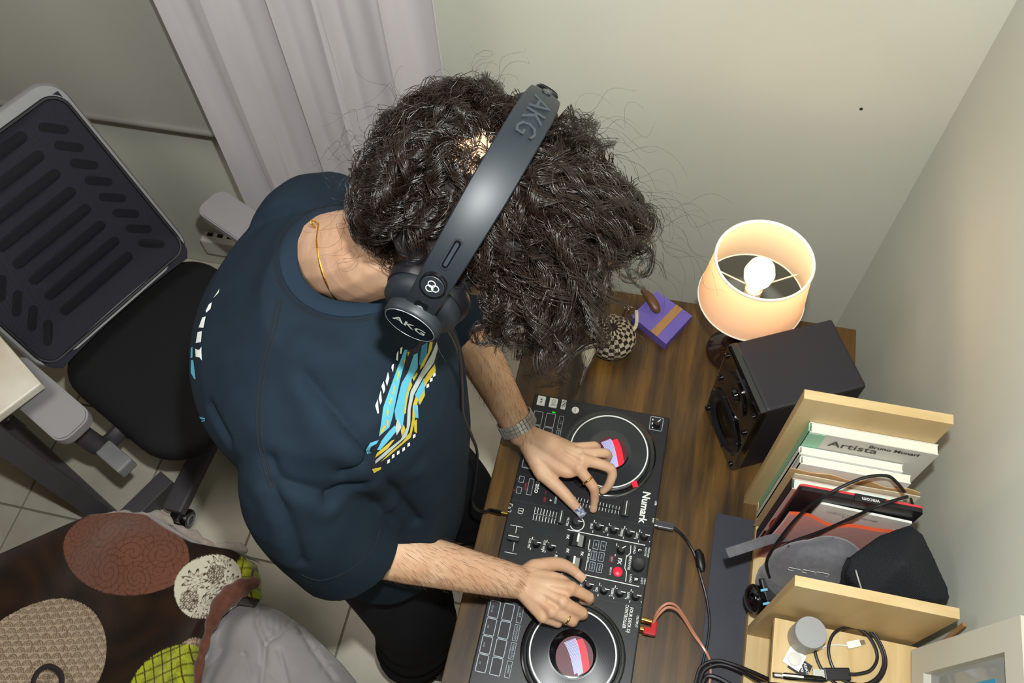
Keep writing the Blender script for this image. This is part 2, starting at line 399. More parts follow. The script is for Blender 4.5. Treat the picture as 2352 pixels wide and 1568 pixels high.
xa = sum(U(*p).x for p in row)/4; xb = sum(U(*p).x for p in row2)/4; xc = sum(U(*p).x for p in row3)/4
ylo = [U(*p).y for p in row2]; pit = (ylo[0]-ylo[3])/3
yhi0 = (U(1236.5, 961).y + U(1262.8, 966).y)/2
words = {0: ['STUTTER', 'CUE', 'LOOP', 'FX'], 1: ['CUE', 'AUTO LOOP', 'FADER CUTS', 'SAMPLE']}
for d, yy in ((0, [yhi0 - pit*k for k in range(4)]), (1, [ylo[0] - pit*k for k in range(4)])):
    for k in range(4):
        for cxx in (xa, xb):
            pad(Vector((cxx, yy[k], 0)), pad_me, pad_fr, 'performance_pad', 'pad_outline')
        mo = pad(Vector((xc, yy[k], 0)), mode_me, mode_fr, 'mode_button', 'button_outline')
        text(words[1][k], 0.0052, 'outline_blue', (xc, yy[k], CZ+0.0019), RU, mo, xs=0.8)
        t = words[0][k] if d else ['1', '2', '3', '4'][k]
        text(t, 0.004, 'outline_blue', (xa-0.004, yy[k], CZ+0.0028), RU, ctl, xs=0.8)
# ---- transport buttons of the left deck
for (px, py, wd, ht, tx, sz) in ((1243.4, 921, 0.0165, 0.021, '\u25b6 II', 0.009), (1270.9, 926, 0.0165, 0.021, 'CUE', 0.0105), (1294.4, 929.8, 0.0095, 0.021, 'SYNC', 0.0075)):
    p = U(px, py); o = mesh_obj('transport_button', bar(wd, ht, 0.003, 'btn_white', 'transport_button', 0.0012), ctl, (p.x, p.y, CZ)); o['label'] = 'white lit button'
    if tx[0] == '\u25b6':
        MB().prism([(-0.0025, 0.001), (0.0025, 0.001), (0, 0.006)], 0, 0.0003, c=(p.x, p.y, CZ+0.003)).build('play_symbol', 'knob_grey', o)
        for k in (0, 1): MB().box((p.x, p.y-0.0025-0.003*k, CZ+0.0032), (0.005, 0.0012, 0.0003)).build('pause_symbol', 'knob_grey', o)
    else: text(tx, sz, 'knob_grey', (p.x, p.y, CZ+0.0032), RU, o, xs=0.75)
p = U(1321.4, 942.3); o = MB().lathe([(0.0075, CZ), (0.0075, CZ+0.002), (0.006, CZ+0.003)], (p.x, p.y, 0), seg=20).build('shift_button', 'btn_white', ctl)
text('SHIFT', 0.004, 'print_red', (p.x, p.y, CZ+0.0032), RU, o)
for (px, py) in ((1198, 1101), (1192, 1126)):
    p = U(px, py); mesh_obj('loop_button', bar(0.0075, 0.011, 0.0018, 'deck_side', 'loop_button'), ctl, (p.x, p.y, CZ)); mesh_obj('loop_outline', ringframe(0.010, 0.0135, 0.0012, 0.0008, 0, 0.002).mesh('loop_outline', 'outline_blue'), ctl, (p.x, p.y, CZ))
p = U(1218, 1118); mesh_obj('touch_strip', bar(0.007, 0.030, 0.0012, 'deck_side', 'touch_strip'), ctl, (p.x, p.y, CZ)); mesh_obj('strip_outline', ringframe(0.010, 0.034, 0.001, 0.0008, 0, 0.0015).mesh('strip_outline', 'outline_blue'), ctl, (p.x, p.y, CZ))
text('serato', 0.0145, 'print_white', U(1236, 1112, 0.0004), RU, ctl, bold=0.0002)
for (px, py, tx) in ((1186.5, 1099, '1'), (1181, 1125, '2'), (1207, 1117, 'LOOP'), (1253, 1131, '+/-'), (1251, 1147, 'KEY')): text(tx, 0.006, 'print_red', U(px, py, 0.0004), RU, ctl)
p = U(1264.5, 1149.5); o = MB().lathe([(0.0038, CZ), (0.0038, CZ+0.002)], (p.x, p.y, 0), seg=16).build('pitch_button', 'deck_side', ctl); text('+', 0.009, 'print_white', (p.x, p.y, CZ+0.0023), RU, o, bold=0.0002)
text('BEND', 0.006, 'print_white', U(1276, 1148, 0.0004), RU, ctl)
# ---- knobs
def knob_me(r, h, name='knob'):
    return MB().lathe([(r*1.06, 0), (r*1.06, 0.002), (r, 0.0025), (r*0.86, h*0.9), (r*0.78, h), (0, h)], seg=20).mesh(name, 'rubber')
km = knob_me(0.0072, 0.016); ind = MB().box((0.0055, 0, 0.0165), (0.0085, 0.0016, 0.001)).mesh('pointer', 'print_white')
ind2 = MB().box((0.0073, 0, 0.009), (0.001, 0.0014, 0.013)).mesh('pointer', 'print_white'); cap_me = MB().lathe([(0.0052, 0.0155), (0.0048, 0.0166), (0, 0.0168)], seg=16).mesh('knob_cap', 'knob_grey')
def knob(px, py, lbl=None, ang=0.0, cap=True, me=km, dark=False):
    p = Z(px, py, CZ+0.012); R = Matrix.Rotation(ang, 3, 'Z')
    o = mesh_obj('knob', me, ctl, (p.x, p.y, CZ)); mesh_obj('pointer', ind, o, (p.x, p.y, CZ), R)
    if cap: mesh_obj('knob_cap', cap_me, o, (p.x, p.y, CZ))
    if lbl is not None:
        lines([((p.x-0.0095, p.y+0.008), (p.x-0.0095, p.y+0.013)), ((p.x-0.009, p.y-0.008), (p.x-0.009, p.y-0.012)), ((p.x+0.011, p.y-0.006), (p.x+0.0125, p.y-0.007)), ((p.x-0.007, p.y+0.008), (p.x-0.005, p.y+0.0085))], 0.0014, 'knob_scale', ctl)
        text(lbl, 0.0062, 'print_white', (p.x-0.0135, p.y, CZ+0.0004), RU, ctl, xs=0.8, bold=0.0001)
    return p
for q, l in (((1375, 1206.6), 'BASS'), ((1409.8, 1213.8), 'MID'), ((1445.5, 1220.9), 'TREBLE'), ((1480.4, 1228.9), 'LEVEL'), ((1351.8, 1341.4), 'BASS'), ((1387.5, 1353), 'MID'), ((1424, 1359), 'TREBLE'), ((1460.7, 1367.3), 'LEVEL'), ((1231.6, 1246), 'CUE MIX'), ((1265.3, 1253), 'CUE GAIN')):
    knob(q[0], q[1], l, cap=l in ('BASS', 'MID', 'TREBLE'))
knob(1427, 1261, '', ang=0.7, cap=False); text('FX', 0.010, 'print_white', U(1423, 1288, 0.0004), RU, ctl, bold=0.0003)
# filter knob with ring
p = Z(1325.7, 1198.6, CZ+0.01); o = mesh_obj('filter_knob', MB().lathe([(0.0105, 0), (0.0105, 0.003), (0.0085, 0.004), (0.0075, 0.018), (0, 0.018)], seg=24).mesh('filter_knob', 'rubber'), ctl, (p.x, p.y, CZ)); mesh_obj('pointer', ind, o, (p.x, p.y, CZ+0.002))
ringp = [(p.x + 0.0135*math.cos(a), p.y + 0.0135*math.sin(a), CZ+0.0005) for a in np.linspace(math.radians(-150), math.radians(60), 26)]
lines([(ringp[k], ringp[k+1]) for k in range(25)], 0.0017, 'filter_scale', ctl); text('FILTER', 0.006, 'print_white', (p.x-0.0185, p.y, CZ+0.0004), RU, ctl, bold=0.0001)
# browse, load
p = Z(1466, 1295.9, CZ+0.012); o = mesh_obj('browse_knob', MB().lathe([(0.0122, 0), (0.0122, 0.012), (0.011, 0.0155), (0.0095, 0.015), (0, 0.0145)], seg=28).mesh('browse_knob', 'rubber'), ctl, (p.x, p.y, CZ))
text('BROWSE', 0.0068, 'print_white', U(1446, 1292, 0.0004), RU, ctl, bold=0.0001)
for q, l in (((1469.3, 1264.3), 'L'), ((1460.2, 1330.7), 'R')):
    p = U(*q); o = MB().lathe([(0.0052, CZ), (0.0052, CZ+0.002), (0.0045, CZ+0.0028)], (p.x, p.y, 0), seg=18).build('load_button', 'rubber', ctl)
    text(l, 0.0085, 'print_white', (p.x, p.y, CZ+0.003), RU, o, bold=0.0003); text('LOAD', 0.0058, 'print_white', (p.x-0.0098, p.y, CZ+0.0004), RU, ctl, bold=0.0001)
    text('MASTER' if l == 'L' else 'SHIFT', 0.005, 'print_white', (p.x+0.011, p.y, CZ+0.0004), RU, ctl); text('PREPARE' if l == 'L' else 'VIEW', 0.005, 'print_white', (p.x+0.0165, p.y, CZ+0.0004), RU, ctl)
p = U(1507.4, 973); mesh_obj('level_outline', ringframe(0.0265, 0.030, 0.003, 0.001, 0, 0.0006).mesh('level_outline', 'outline_blue'), ctl, (p.x, p.y, CZ)); knob(1509, 972, None, ang=0.9, cap=False)
lines([((p.x-0.008, p.y+0.006), (p.x-0.008, p.y+0.0095)), ((p.x-0.008, p.y-0.003), (p.x-0.008, p.y+0.001)), ((p.x-0.006, p.y-0.008), (p.x-0.006, p.y-0.011))], 0.0022, 'level_scale', ctl)
# fx buttons
fxl = ['HPF', 'LPF', 'FLANGER', 'ECHO', 'REVERB', 'PHASER']
for k, q in enumerate(((1368.8, 1251), (1385.4, 1254), (1363.8, 1276), (1381, 1279), (1359.8, 1301), (1376.8, 1304.5))):
    p = U(*q); o = mesh_obj('effect_button', bar(0.0085, 0.0155, 0.0016, 'deck_top', 'effect_button'), ctl, (p.x, p.y, CZ)); mesh_obj('button_outline', ringframe(0.0105, 0.0175, 0.001, 0.0008, 0, 0.0018).mesh('button_outline', 'outline_blue'), o, (p.x, p.y, CZ))
    text(fxl[k], 0.0045, 'outline_blue', (p.x, p.y, CZ+0.0019), RU, o, xs=0.75)
p = U(1404.5, 1284); mesh_obj('tap_button', bar(0.0085, 0.0135, 0.0016, 'screen_dim', 'tap_button'), ctl, (p.x, p.y, CZ)); text('BPM', 0.0045, 'outline_blue', (p.x, p.y, CZ+0.0019), RU, ctl)
p = U(1418.8, 1312.9); o = MB().lathe([(0.0088, CZ), (0.0088, CZ+0.002), (0.007, CZ+0.0032), (0, CZ+0.0036)], (p.x, p.y, 0), seg=24).build('beats_button', 'led_red', ctl, 'glowing red round button'); text('BEATS', 0.0052, 'print_white', U(1402, 1311, 0.0004), RU, ctl)
# paddles
for q in ((1326.5, 1242), (1317, 1294)):
    p = U(*q); o = mesh_obj('paddle_well', bar(0.031, 0.025, 0.0008, 'jog_rim', 'paddle_well'), ctl, (p.x, p.y, CZ))
    MB().box((p.x+0.006, p.y, CZ+0.006), (0.010, 0.022, 0.002), Matrix.Rotation(0.35, 3, 'Y'), bev=0.0005).build('paddle', 'metal_paddle', o); MB().box((p.x-0.004, p.y, CZ+0.006), (0.010, 0.022, 0.002), Matrix.Rotation(-0.35, 3, 'Y'), bev=0.0005).build('paddle', 'knob_grey', o); MB().box((p.x+0.0005, p.y+0.003, CZ+0.010), (0.0035, 0.016, 0.006)).build('paddle_lever', 'print_white', o)
text('FX SELECT', 0.0052, 'print_white', U(1352, 1275, 0.0004), RU, ctl, bold=0.0001)
for q in ((1304, 1232), (1303.5, 1264), (1276.5, 1278), (1336.5, 1271)): text('FX', 0.0065, 'print_white', U(q[0], q[1], 0.0004), RU, ctl, bold=0.0003)
# printed lines
def UU(*ps): return [(U(*a), U(*b)) for a, b in ps]
for g_ in (((1303.6, 1216), (1482, 1252)), ((1290, 1308), (1468, 1347))): lines(UU(g_), 0.0016, 'printed_rule', ctl)
for g_ in (((1355, 1239), (1351, 1262)), ((1349, 1287), (1345, 1309))): lines(UU(g_), 0.0014, 'printed_rule', ctl)
lines(UU(((1449, 1252), (1448, 1270)), ((1448, 1270), (1438.5, 1279)), ((1438.5, 1279), (1435, 1304)), ((1435, 1304), (1439, 1313)), ((1439, 1313), (1437, 1335))), 0.0014, 'printed_rule', ctl)
for g_ in (((1173.5, 1147), (1503, 1211)), ((1126, 1324), (1478, 1396))): lines(UU(g_), 0.0008, 'panel_seam', ctl, 'knob_grey')
# channel fader scale, cap
a0, a1 = U(1230, 1164), U(1286, 1178); b0, b1 = U(1224, 1194), U(1280, 1204)
seg = []
for k in range(9):
    t = k/8; a = a0.lerp(a1, t); b = b0.lerp(b1, t); m_ = (a+b)/2; seg += [(a, a.lerp(b, 0.44)), (b, b.lerp(a, 0.44))]
seg.append(((a0+b0)/2, (a1+b1)/2)); lines(seg, 0.0011, 'fader_scale', ctl)
def fader(px, py, wx, wy, h=0.014, name='fader_cap', mark=True):
    p = Z(px, py, CZ+h*0.7); mb = MB().box((p.x, p.y, CZ+h/2), (wx*0.7, wy*0.9, h)).box((p.x, p.y, CZ+h), (wx, wy, 0.006), bev=0.0012); o = mb.build(name, 'rubber', ctl)
    if mark:
        if wy > wx: MB().box((p.x, p.y, CZ+h+0.0033), (0.0013, wy*0.86, 0.0006)).build('fader_mark', 'print_white', o)
        else: MB().box((p.x, p.y, CZ+h+0.0033), (wx*0.86, 0.0013, 0.0006)).build('fader_mark', 'print_white', o)
    return o
fader(1288.5, 1188, 0.012, 0.026)
MB().box((U(1257, 1186).x, U(1257, 1186).y, CZ+0.0003), (0.05, 0.0015, 0.0006)).build('fader_slot', 'jog_rim', ctl)
MB().box((U(1255, 1328).x, U(1255, 1328).y, CZ+0.0003), (0.05, 0.0015, 0.0006)).build('fader_slot', 'jog_rim', ctl); fader(1288, 1332, 0.012, 0.026)
# tempo fader
a0, a1 = U(1322, 1141), U(1423, 1163); b0, b1 = U(1316, 1159), U(1420, 1181); seg = []
for k in range(15):
    t = k/14; a = a0.lerp(a1, t); b = b0.lerp(b1, t); seg += [(a, a.lerp(b, 0.42)), (b, b.lerp(a, 0.42))]
lines(seg, 0.0009, 'tempo_scale', ctl); lines([((a0+b0)/2, (a1+b1)/2)], 0.0014, 'tempo_slot', ctl, 'jog_rim'); fader(1437.5, 1168, 0.014, 0.032)
# crossfader
lines(UU(((1172.5, 1205), (1201, 1211)), ((1187, 1207), (1178, 1266)), ((1159, 1267), (1187, 1272.5))), 0.0010, 'crossfader_scale', ctl); fader(1180, 1234, 0.024, 0.014)
# meters, icons
p0, p1 = U(1223.5, 1214), U(1271, 1223)
for k in range(5):
    q = p0.lerp(p1, (k+0.5)/5); MB().box((q.x, q.y, CZ+0.0005), (0.0068, 0.0035, 0.001)).build('level_light', 'strip_glass', ctl)
p = U(1196, 1173); mesh_obj('channel_outline', ringframe(0.010, 0.011, 0.0015, 0.0008, 0, 0.0005).mesh('channel_outline', 'print_white'), ctl, (p.x, p.y, CZ)); text('1', 0.0085, 'print_white', (p.x, p.y, CZ+0.0005), RU, ctl, bold=0.0002)
p = U(1171, 1166); lines([((p.x+0.0035, p.y+0.008), (p.x+0.0035, p.y+0.0035)), ((p.x-0.002, p.y+0.008), (p.x+0.0035, p.y+0.008)), ((p.x+0.0035, p.y-0.008), (p.x+0.0035, p.y-0.0035)), ((p.x-0.002, p.y-0.008), (p.x+0.0035, p.y-0.008))], 0.0010, 'headphone_symbol', ctl); text('o', 0.009, 'print_white', (p.x, p.y, CZ+0.0005), RU, ctl)
text('Numark', 0.0205, 'print_white', U(1480, 1164, 0.0004), RU, ctl, bold=0.0006, xs=0.92)
t1 = U(1446.5, 1423, 0.0004); text('FOUR DECK DJ', 0.0082, 'print_white', t1, RU, ctl, bold=0.00015, xs=0.82); text('CONTROLLER', 0.0082, 'print_white', (t1.x-0.0085, t1.y+0.0045, t1.z), RU, ctl, bold=0.00015, xs=0.82)
for q, s_ in (((1506, 1155), 'USB'), ((1500, 1195), 'MIC'), ((1463, 1427), 'OUTPUT')): text(s_, 0.0055, 'print_white', U(q[0], q[1], 0.0004), RU, ctl, bold=0.0001)
# ---- jog wheels
def jog(c, seed, led):
    o = MB().lathe([(0.0935, CZ), (0.0935, CZ+0.004), (0.090, CZ+0.006), (0.0835, CZ+0.0055), (0.0825, CZ+0.003)], (c[0], c[1], 0), seg=72).build('jog_wheel', 'jog_rim', ctl)
    MB().lathe([(0.0825, CZ+0.001), (0.0825, CZ+0.010), (0.080, CZ+0.0118), (0.0785, CZ+0.012), (0.0, CZ+0.012)], (c[0], c[1], 0), seg=72).build('platter', 'vinyl', o)
    MB().lathe([(0.0750, CZ+0.0121), (0.0750, CZ+0.0127), (0.0775, CZ+0.0127), (0.0775, CZ+0.0121)], (c[0], c[1], 0), seg=72, caps=False).build('platter_ring', 'print_white', o)
    g = MB()
    for r in np.linspace(0.045, 0.0735, 20): g.lathe([(r-0.0004, CZ+0.0119), (r, CZ+0.01225), (r+0.0004, CZ+0.0119)], (c[0], c[1], 0), seg=64, caps=False)
    g.build('platter_grooves', 'vinyl', o)['kind'] = 'stuff'
    s_ = MB().lathe([(0.0415, CZ+0.0119), (0.0415, CZ+0.0128), (0.040, CZ+0.0130), (0, CZ+0.0130)], (c[0], c[1], 0), seg=64).build('display', 'screen_black', o)
    # smeared light trails drawn into the display as a red crescent and pale strokes
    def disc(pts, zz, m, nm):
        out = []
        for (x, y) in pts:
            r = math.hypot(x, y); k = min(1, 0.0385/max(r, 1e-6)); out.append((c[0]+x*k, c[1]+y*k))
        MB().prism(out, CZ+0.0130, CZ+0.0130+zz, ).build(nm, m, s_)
    disc([(0.030*math.cos(a)*1.1 + 0.004, 0.036*math.sin(a) - 0.006) for a in np.linspace(0, 2*math.pi, 40)[:-1]], 0.0002, 'screen_dim', 'display_trail_glow')
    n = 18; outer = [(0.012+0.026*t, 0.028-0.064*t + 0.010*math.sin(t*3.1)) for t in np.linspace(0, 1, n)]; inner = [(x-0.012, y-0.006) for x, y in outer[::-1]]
    disc(inner[::-1] + outer[::-1], 0.0003, 'trail_red', 'display_red_trail')
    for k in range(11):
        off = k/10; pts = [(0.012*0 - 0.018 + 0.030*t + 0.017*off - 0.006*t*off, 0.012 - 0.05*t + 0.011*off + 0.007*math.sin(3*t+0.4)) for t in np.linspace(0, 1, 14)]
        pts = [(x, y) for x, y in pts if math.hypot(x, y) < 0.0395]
        MB().tube([(c[0]+x, c[1]+y, CZ+0.0134) for x, y in pts], 0.00055, 4, flat=0.3).build('display_pale_trail', 'trail_lilac', s_)
    return o
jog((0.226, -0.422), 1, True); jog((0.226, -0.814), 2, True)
p = U(1458, 1112, 0.012); MB().box((p.x, p.y, CZ+0.013), (0.010, 0.012, 0.0012), Matrix.Rotation(0.4, 3, 'Z')).build('jog_red_block', 'led_red', ctl, 'red position marker')  # emissive red block near the edge of the platter
for (qa, qb) in (((1254, 937), (1290, 958)),):
    a, b = U(*qa), U(*qb); MB().box((a.x*0.5+b.x*0.5, a.y*0.5+b.y*0.5, CZ+0.0012), (0.007, 0.003, 0.0012)).build('sync_light', 'led_green', ctl, 'small green light')
# ================================================================== speaker
mat('speaker_vinyl', '#26242a', 0.55, bump=(500, 0.2, 0.0006), spec=0.4)
mat('gloss_black', '#08080a', 0.12, coat=0.6)
mat('cone', '#1a1a1e', 0.4); mat('cone_orange', '#2b2622', 0.35)
SZ = 1.025
tfr, tfl, tbl, tbr = Z(1755, 950, SZ), Z(1660, 790, SZ), Z(1910, 735, SZ), Z(1993, 882, SZ)
sc = (tfr+tfl+tbl+tbr)/4; ex = ((tbl-tfl)+(tbr-tfr)); ex.z = 0; ex.normalize(); ey = Vector((-ex.y, ex.x, 0))
sdx = 0.5*((tbl-tfl).length+(tbr-tfr).length); sdy = 0.5*((tfl-tfr).length+(tbl-tbr).length)
sc = Vector((min(sc.x, 0.56), sc.y, DZ)); RS = frame(ex, ey); sh = SZ - DZ
def SP(a, b, c): return sc + ex*a + ey*b + Vector((0, 0, c))
sp = thing('studio_speaker', 'black studio monitor speaker standing on the desk beside the lamp', 'speaker', sc)
MB().box(SP(0.008, 0, sh/2), (sdx-0.016, sdy, sh), RS, bev=0.006).build('cabinet', 'speaker_vinyl', sp)
MB().box(SP(-sdx/2+0.010, 0, sh/2), (0.020, sdy+0.002, sh-0.001), RS, bev=0.005).build('baffle', 'gloss_black', sp)
RF = frame(-ey, (0, 0, 1))      # z = facing out of the baffle (-ex)
def face(b, c, d=0.0): return SP(-sdx/2 - d, b, c)
wo = MB().lathe([(0.066, 0.0), (0.066, 0.004), (0.062, 0.006), (0.058, 0.003), (0.050, 0.005), (0.046, 0.001), (0.025, -0.006), (0.022, -0.004), (0.0, 0.004)], face(0, 0.090), RF, 40).build('woofer', 'cone', sp)
MB().lathe([(0.069, 0.0), (0.069, 0.003), (0.064, 0.004), (0.064, 0.0)], face(0, 0.090), RF, 40).build('woofer_ring', 'gloss_black', wo)
tw = MB().lathe([(0.045, 0.0), (0.045, 0.003), (0.040, 0.004), (0.020, 0.0), (0.013, 0.0), (0.011, 0.006), (0.0, 0.010)], face(0, 0.205), RF, 32).build('tweeter', 'gloss_black', sp)
for a in range(8):
    aa = math.pi/4*a + 0.39; MB().lathe([(0.004, 0.003), (0.004, 0.006), (0.002, 0.0066)], face(0.0665*math.cos(aa)*0.98, 0.090+0.0665*math.sin(aa)*0.98), RF, 8).build('screw', 'cone', sp)
for (b_, c_) in ((-0.07, 0.165), (0.07, 0.165), (-0.075, 0.245), (0.075, 0.245), (-0.075, 0.02), (0.075, 0.02)): MB().lathe([(0.006, 0), (0.006, 0.004), (0.003, 0.005)], face(b_*sdy/0.17, c_), RF, 10).build('screw', 'gloss_black', sp)
MB().box(face(0, 0.262, 0.0004), (0.002, 0.05, 0.004), RS).build('badge', 'knob_grey', sp)

# ================================================================== table lamp
mt = bpy.data.materials.new('shade_cloth'); mt.use_nodes = True; N = mt.node_tree.nodes; Lk = mt.node_tree.links; N.clear()
so_ = N.new('ShaderNodeOutputMaterial'); di = N.new('ShaderNodeBsdfDiffuse'); tr = N.new('ShaderNodeBsdfTranslucent'); mx = N.new('ShaderNodeMixShader')
di.inputs[0].default_value = lin('#e6dccb'); tr.inputs[0].default_value = lin('#ffd2aa'); mx.inputs[0].default_value = 0.45
Lk.new(di.outputs[0], mx.inputs[1]); Lk.new(tr.outputs[0], mx.inputs[2]); Lk.new(mx.outputs[0], so_.inputs[0]); MATS['shade_cloth'] = mt
mat('shade_rim', '#e9e6da', 0.6); mat('lamp_base', '#2a1a12', 0.12, coat=0.6); mat('lamp_chrome', '#c9ccc8', 0.12, metal=1.0)
mat('filament', '#fff2d0', 0.5, emit=('#ffd79a', 30)); mat('bulb_glass', '#fff0d8', 0.3, emit=('#ffd09a', 2.6))
lx, ly = 0.447, -0.112; LZ0, LZ1 = 0.975, 1.10
lp = thing('table_lamp', 'small table lamp with a lit cream drum shade and dark glossy base', 'lamp', (lx, ly, DZ))
MB().lathe([(0.052, DZ), (0.054, DZ+0.008), (0.050, DZ+0.016), (0.030, DZ+0.026), (0.016, DZ+0.045), (0.018, DZ+0.075), (0.026, DZ+0.10), (0.026, DZ+0.12), (0.014, DZ+0.15), (0.009, DZ+0.18), (0.009, DZ+0.225)], (lx, ly, 0), seg=40).build('base', 'lamp_base', lp)
def shade_prof(t): return (0.102 - 0.013*t, LZ0 + (LZ1-LZ0)*t)
sd = MB().lathe([shade_prof(t) for t in np.linspace(0, 1, 8)], (lx, ly, 0), seg=64, caps=False).build('shade', 'shade_cloth', lp)
for t, r in ((0, 0.0018), (1, 0.0028)):
    R_, z_ = shade_prof(t); MB().tube([(lx + R_*math.cos(a), ly + R_*math.sin(a), z_) for a in np.linspace(0, 2*math.pi, 65)[:-1]], r, 8, closed=True).build('shade_rim', 'shade_rim', sd)
for k in range(3):
    a = 2*math.pi*k/3 + 0.6; MB().tube([(lx + 0.012*math.cos(a), ly + 0.012*math.sin(a), LZ0+0.03), (lx + 0.098*math.cos(a), ly + 0.098*math.sin(a), LZ0+0.02)], 0.0016, 6).build('spider_arm', 'white_plastic', lp)
MB().lathe([(0.016, LZ0-0.002), (0.017, LZ0+0.03), (0.013, LZ0+0.034)], (lx, ly, 0), seg=20).build('socket', 'white_plastic', lp)
bl = MB().lathe([(0.012, LZ0+0.034), (0.016, LZ0+0.045), (0.026, LZ0+0.065), (0.029, LZ0+0.082), (0.024, LZ0+0.101), (0.012, LZ0+0.110), (0.0, LZ0+0.112)], (lx, ly, 0), seg=28, caps=False).build('bulb', 'bulb_glass', lp)
bl.visible_shadow = True
ll = bpy.data.lights.new('lamp_light', 'POINT'); ll.energy = 1.0; ll.color = (1.0, 0.64, 0.34); ll.shadow_soft_size = 0.02
llo = bpy.data.objects.new('lamp_light', ll); COL.objects.link(llo); llo.location = (lx, ly, LZ1 + 0.018)
ll2 = bpy.data.lights.new('lamp_light', 'POINT'); ll2.energy = 1.6; ll2.color = (1.0, 0.50, 0.18); ll2.shadow_soft_size = 0.015
llo2 = bpy.data.objects.new('lamp_light', ll2); COL.objects.link(llo2); llo2.location = (lx, ly, LZ0 + 0.004)

# ================================================================== purple box, checkered plush, brown stick
mat('purple_card', '#5a52a4', 0.6, var=(20, '#6a58a8', 0.3)); mat('kraft', '#9a7346', 0.8)
ZB = 0.775
q0, q1, q2, q3 = Z(1508, 668, ZB), Z(1590, 725, ZB), Z(1530, 790, ZB), Z(1450, 725, ZB)
bx_ = thing('gift_box', 'flat purple card box with a kraft band, behind the hair at the desk back', 'box', ((q0+q2)/2).xy.to_3d() + Vector((0, 0, DZ)))
def quad(mb, c, z0, z1):
    return mb.prism([(p.x, p.y) for p in c], z0, z1)
def bil(u, v): return (q3.lerp(q2, u)).lerp(q0.lerp(q1, u), v)
def strip(u0, u1): return [bil(u0, 0), bil(u1, 0), bil(u1, 1), bil(u0, 1)]
quad(MB(), strip(0, 1), DZ, ZB-0.0006).build('carton', 'purple_card', bx_); quad(MB(), strip(0, 0.99), ZB-0.0006, ZB).build('lid', 'purple_card', bx_)
quad(MB(), strip(0.56, 0.74), ZB, ZB+0.0012).build('band', 'kraft', bx_)
mat('cream_felt', '#c9c4b0', 0.9, bump=(200, 0.3)); mat('check_dark', '#241a14', 0.9); mat('check_light', '#b9ad98', 0.9)
hc = Z(1405, 775, 0.79)
pt = thing('plush_toy', 'small checkered plush with cream ear peeking out below the hair', 'plush', (hc.x, hc.y, DZ))
pr_ = []
b0 = MB().ball((hc.x, hc.y, 0.792), (0.052, 0.052, 0.0425), None, 24, 16); b0.build('body', 'check_dark', pt)
for a in range(24):
    for e in range(1, 15):
        if (a + e) % 2: continue
        th0, th1 = 2*math.pi*a/24, 2*math.pi*(a+1)/24; ph0, ph1 = math.pi*e/16, math.pi*(e+1)/16
        def sp_(t, p_): return (hc.x + 0.0528*math.sin(p_)*math.cos(t), hc.y + 0.0528*math.sin(p_)*math.sin(t), 0.792 + 0.0432*math.cos(p_))
        if math.cos(ph0) < -0.6: continue
        pr_.append([sp_(th0, ph0), sp_(th0, ph1), sp_(th1, ph1), sp_(th1, ph0)])
cm = MB()
for f in pr_: cm.add(f, [(0, 1, 2, 3)])
cm.build('checks', 'check_light', pt)['kind'] = 'stuff'
e0 = Z(1362, 795, 0.80); e1 = Z(1348, 842, 0.785)
MB().tube(cat([e0, (e0+e1)/2 + Vector((-0.006, 0, 0.006)), e1], 6), [0.008, 0.010, 0.012, 0.013, 0.0135, 0.0135, 0.013, 0.0125, 0.0115, 0.010, 0.008, 0.006, 0.003], 12, flat=0.6).build('ear', 'cream_felt', pt)
e0 = Z(1462, 712, 0.83); e1 = Z(1438, 770, 0.80); MB().tube(cat([e0, e0*0.4+e1*0.6+Vector((0.012, 0, 0)), e1], 6), 0.004, 8).build('handle', 'cream_felt', pt)
mat('brown_plastic', '#5a3a1e', 0.4)
e0, e1 = Z(1478, 655, ZB+0.03), Z(1512, 718, ZB+0.012)
st = MB().tube(cat([e0 + Vector((0, 0, -0.02)), e0*0.5+e1*0.5, e1], 6), [0.006, 0.007, 0.008, 0.009, 0.010, 0.0105, 0.0105, 0.011, 0.011, 0.011, 0.010, 0.008, 0.004], 12, flat=0.75).build('wooden_stick', 'brown_plastic'); tag(st, 'brown rounded stick resting on the purple box', 'stick')

# ================================================================== shelf unit on the desk
wood('beech', ['#c2a46e', '#cfb27e', '#d6bb88', '#dec596'], 2.5, (22, 1.2, 1.2), 0.5, 0.04)
wood('beech_up', ['#bfa26d', '#cbae7c', '#d1b686', '#d9c092'], 2.5, (3, 18, 0.9), 0.5, 0.04)
mat('edge_band', '#e6d9b4', 0.5)
un = thing('desk_shelf', 'pale beech desk shelf unit with upright dividers', 'shelf', (0.64, -0.7, DZ))
BX0, BX1 = 0.53, 0.79
MB().box(((BX0+BX1)/2, -0.865, 0.7605), (BX1-BX0, 0.85, 0.017), bev=0.0008).build('base_board', 'beech', un)
def divider(y, x0, x1, z1, z0=0.7515):
    o = MB().box(((x0+x1)/2, y, (z0+z1)/2), (x1-x0, 0.016, z1-z0), bev=0.0006).build('divider', 'beech_up', un); return o
D1Y, D2Y = -0.442, -0.699
divider(D1Y, 0.505, 0.722, 1.222, DZ); divider(D2Y, 0.530, 0.762, 1.122, 0.7692); divider(-1.28, 0.530, 0.762, 1.122, 0.7692)
MB().box((0.66, -0.992, 0.945), (0.24, 0.556, 0.012), bev=0.0006).build('shelf_board', 'beech', un)
SH2 = 0.951
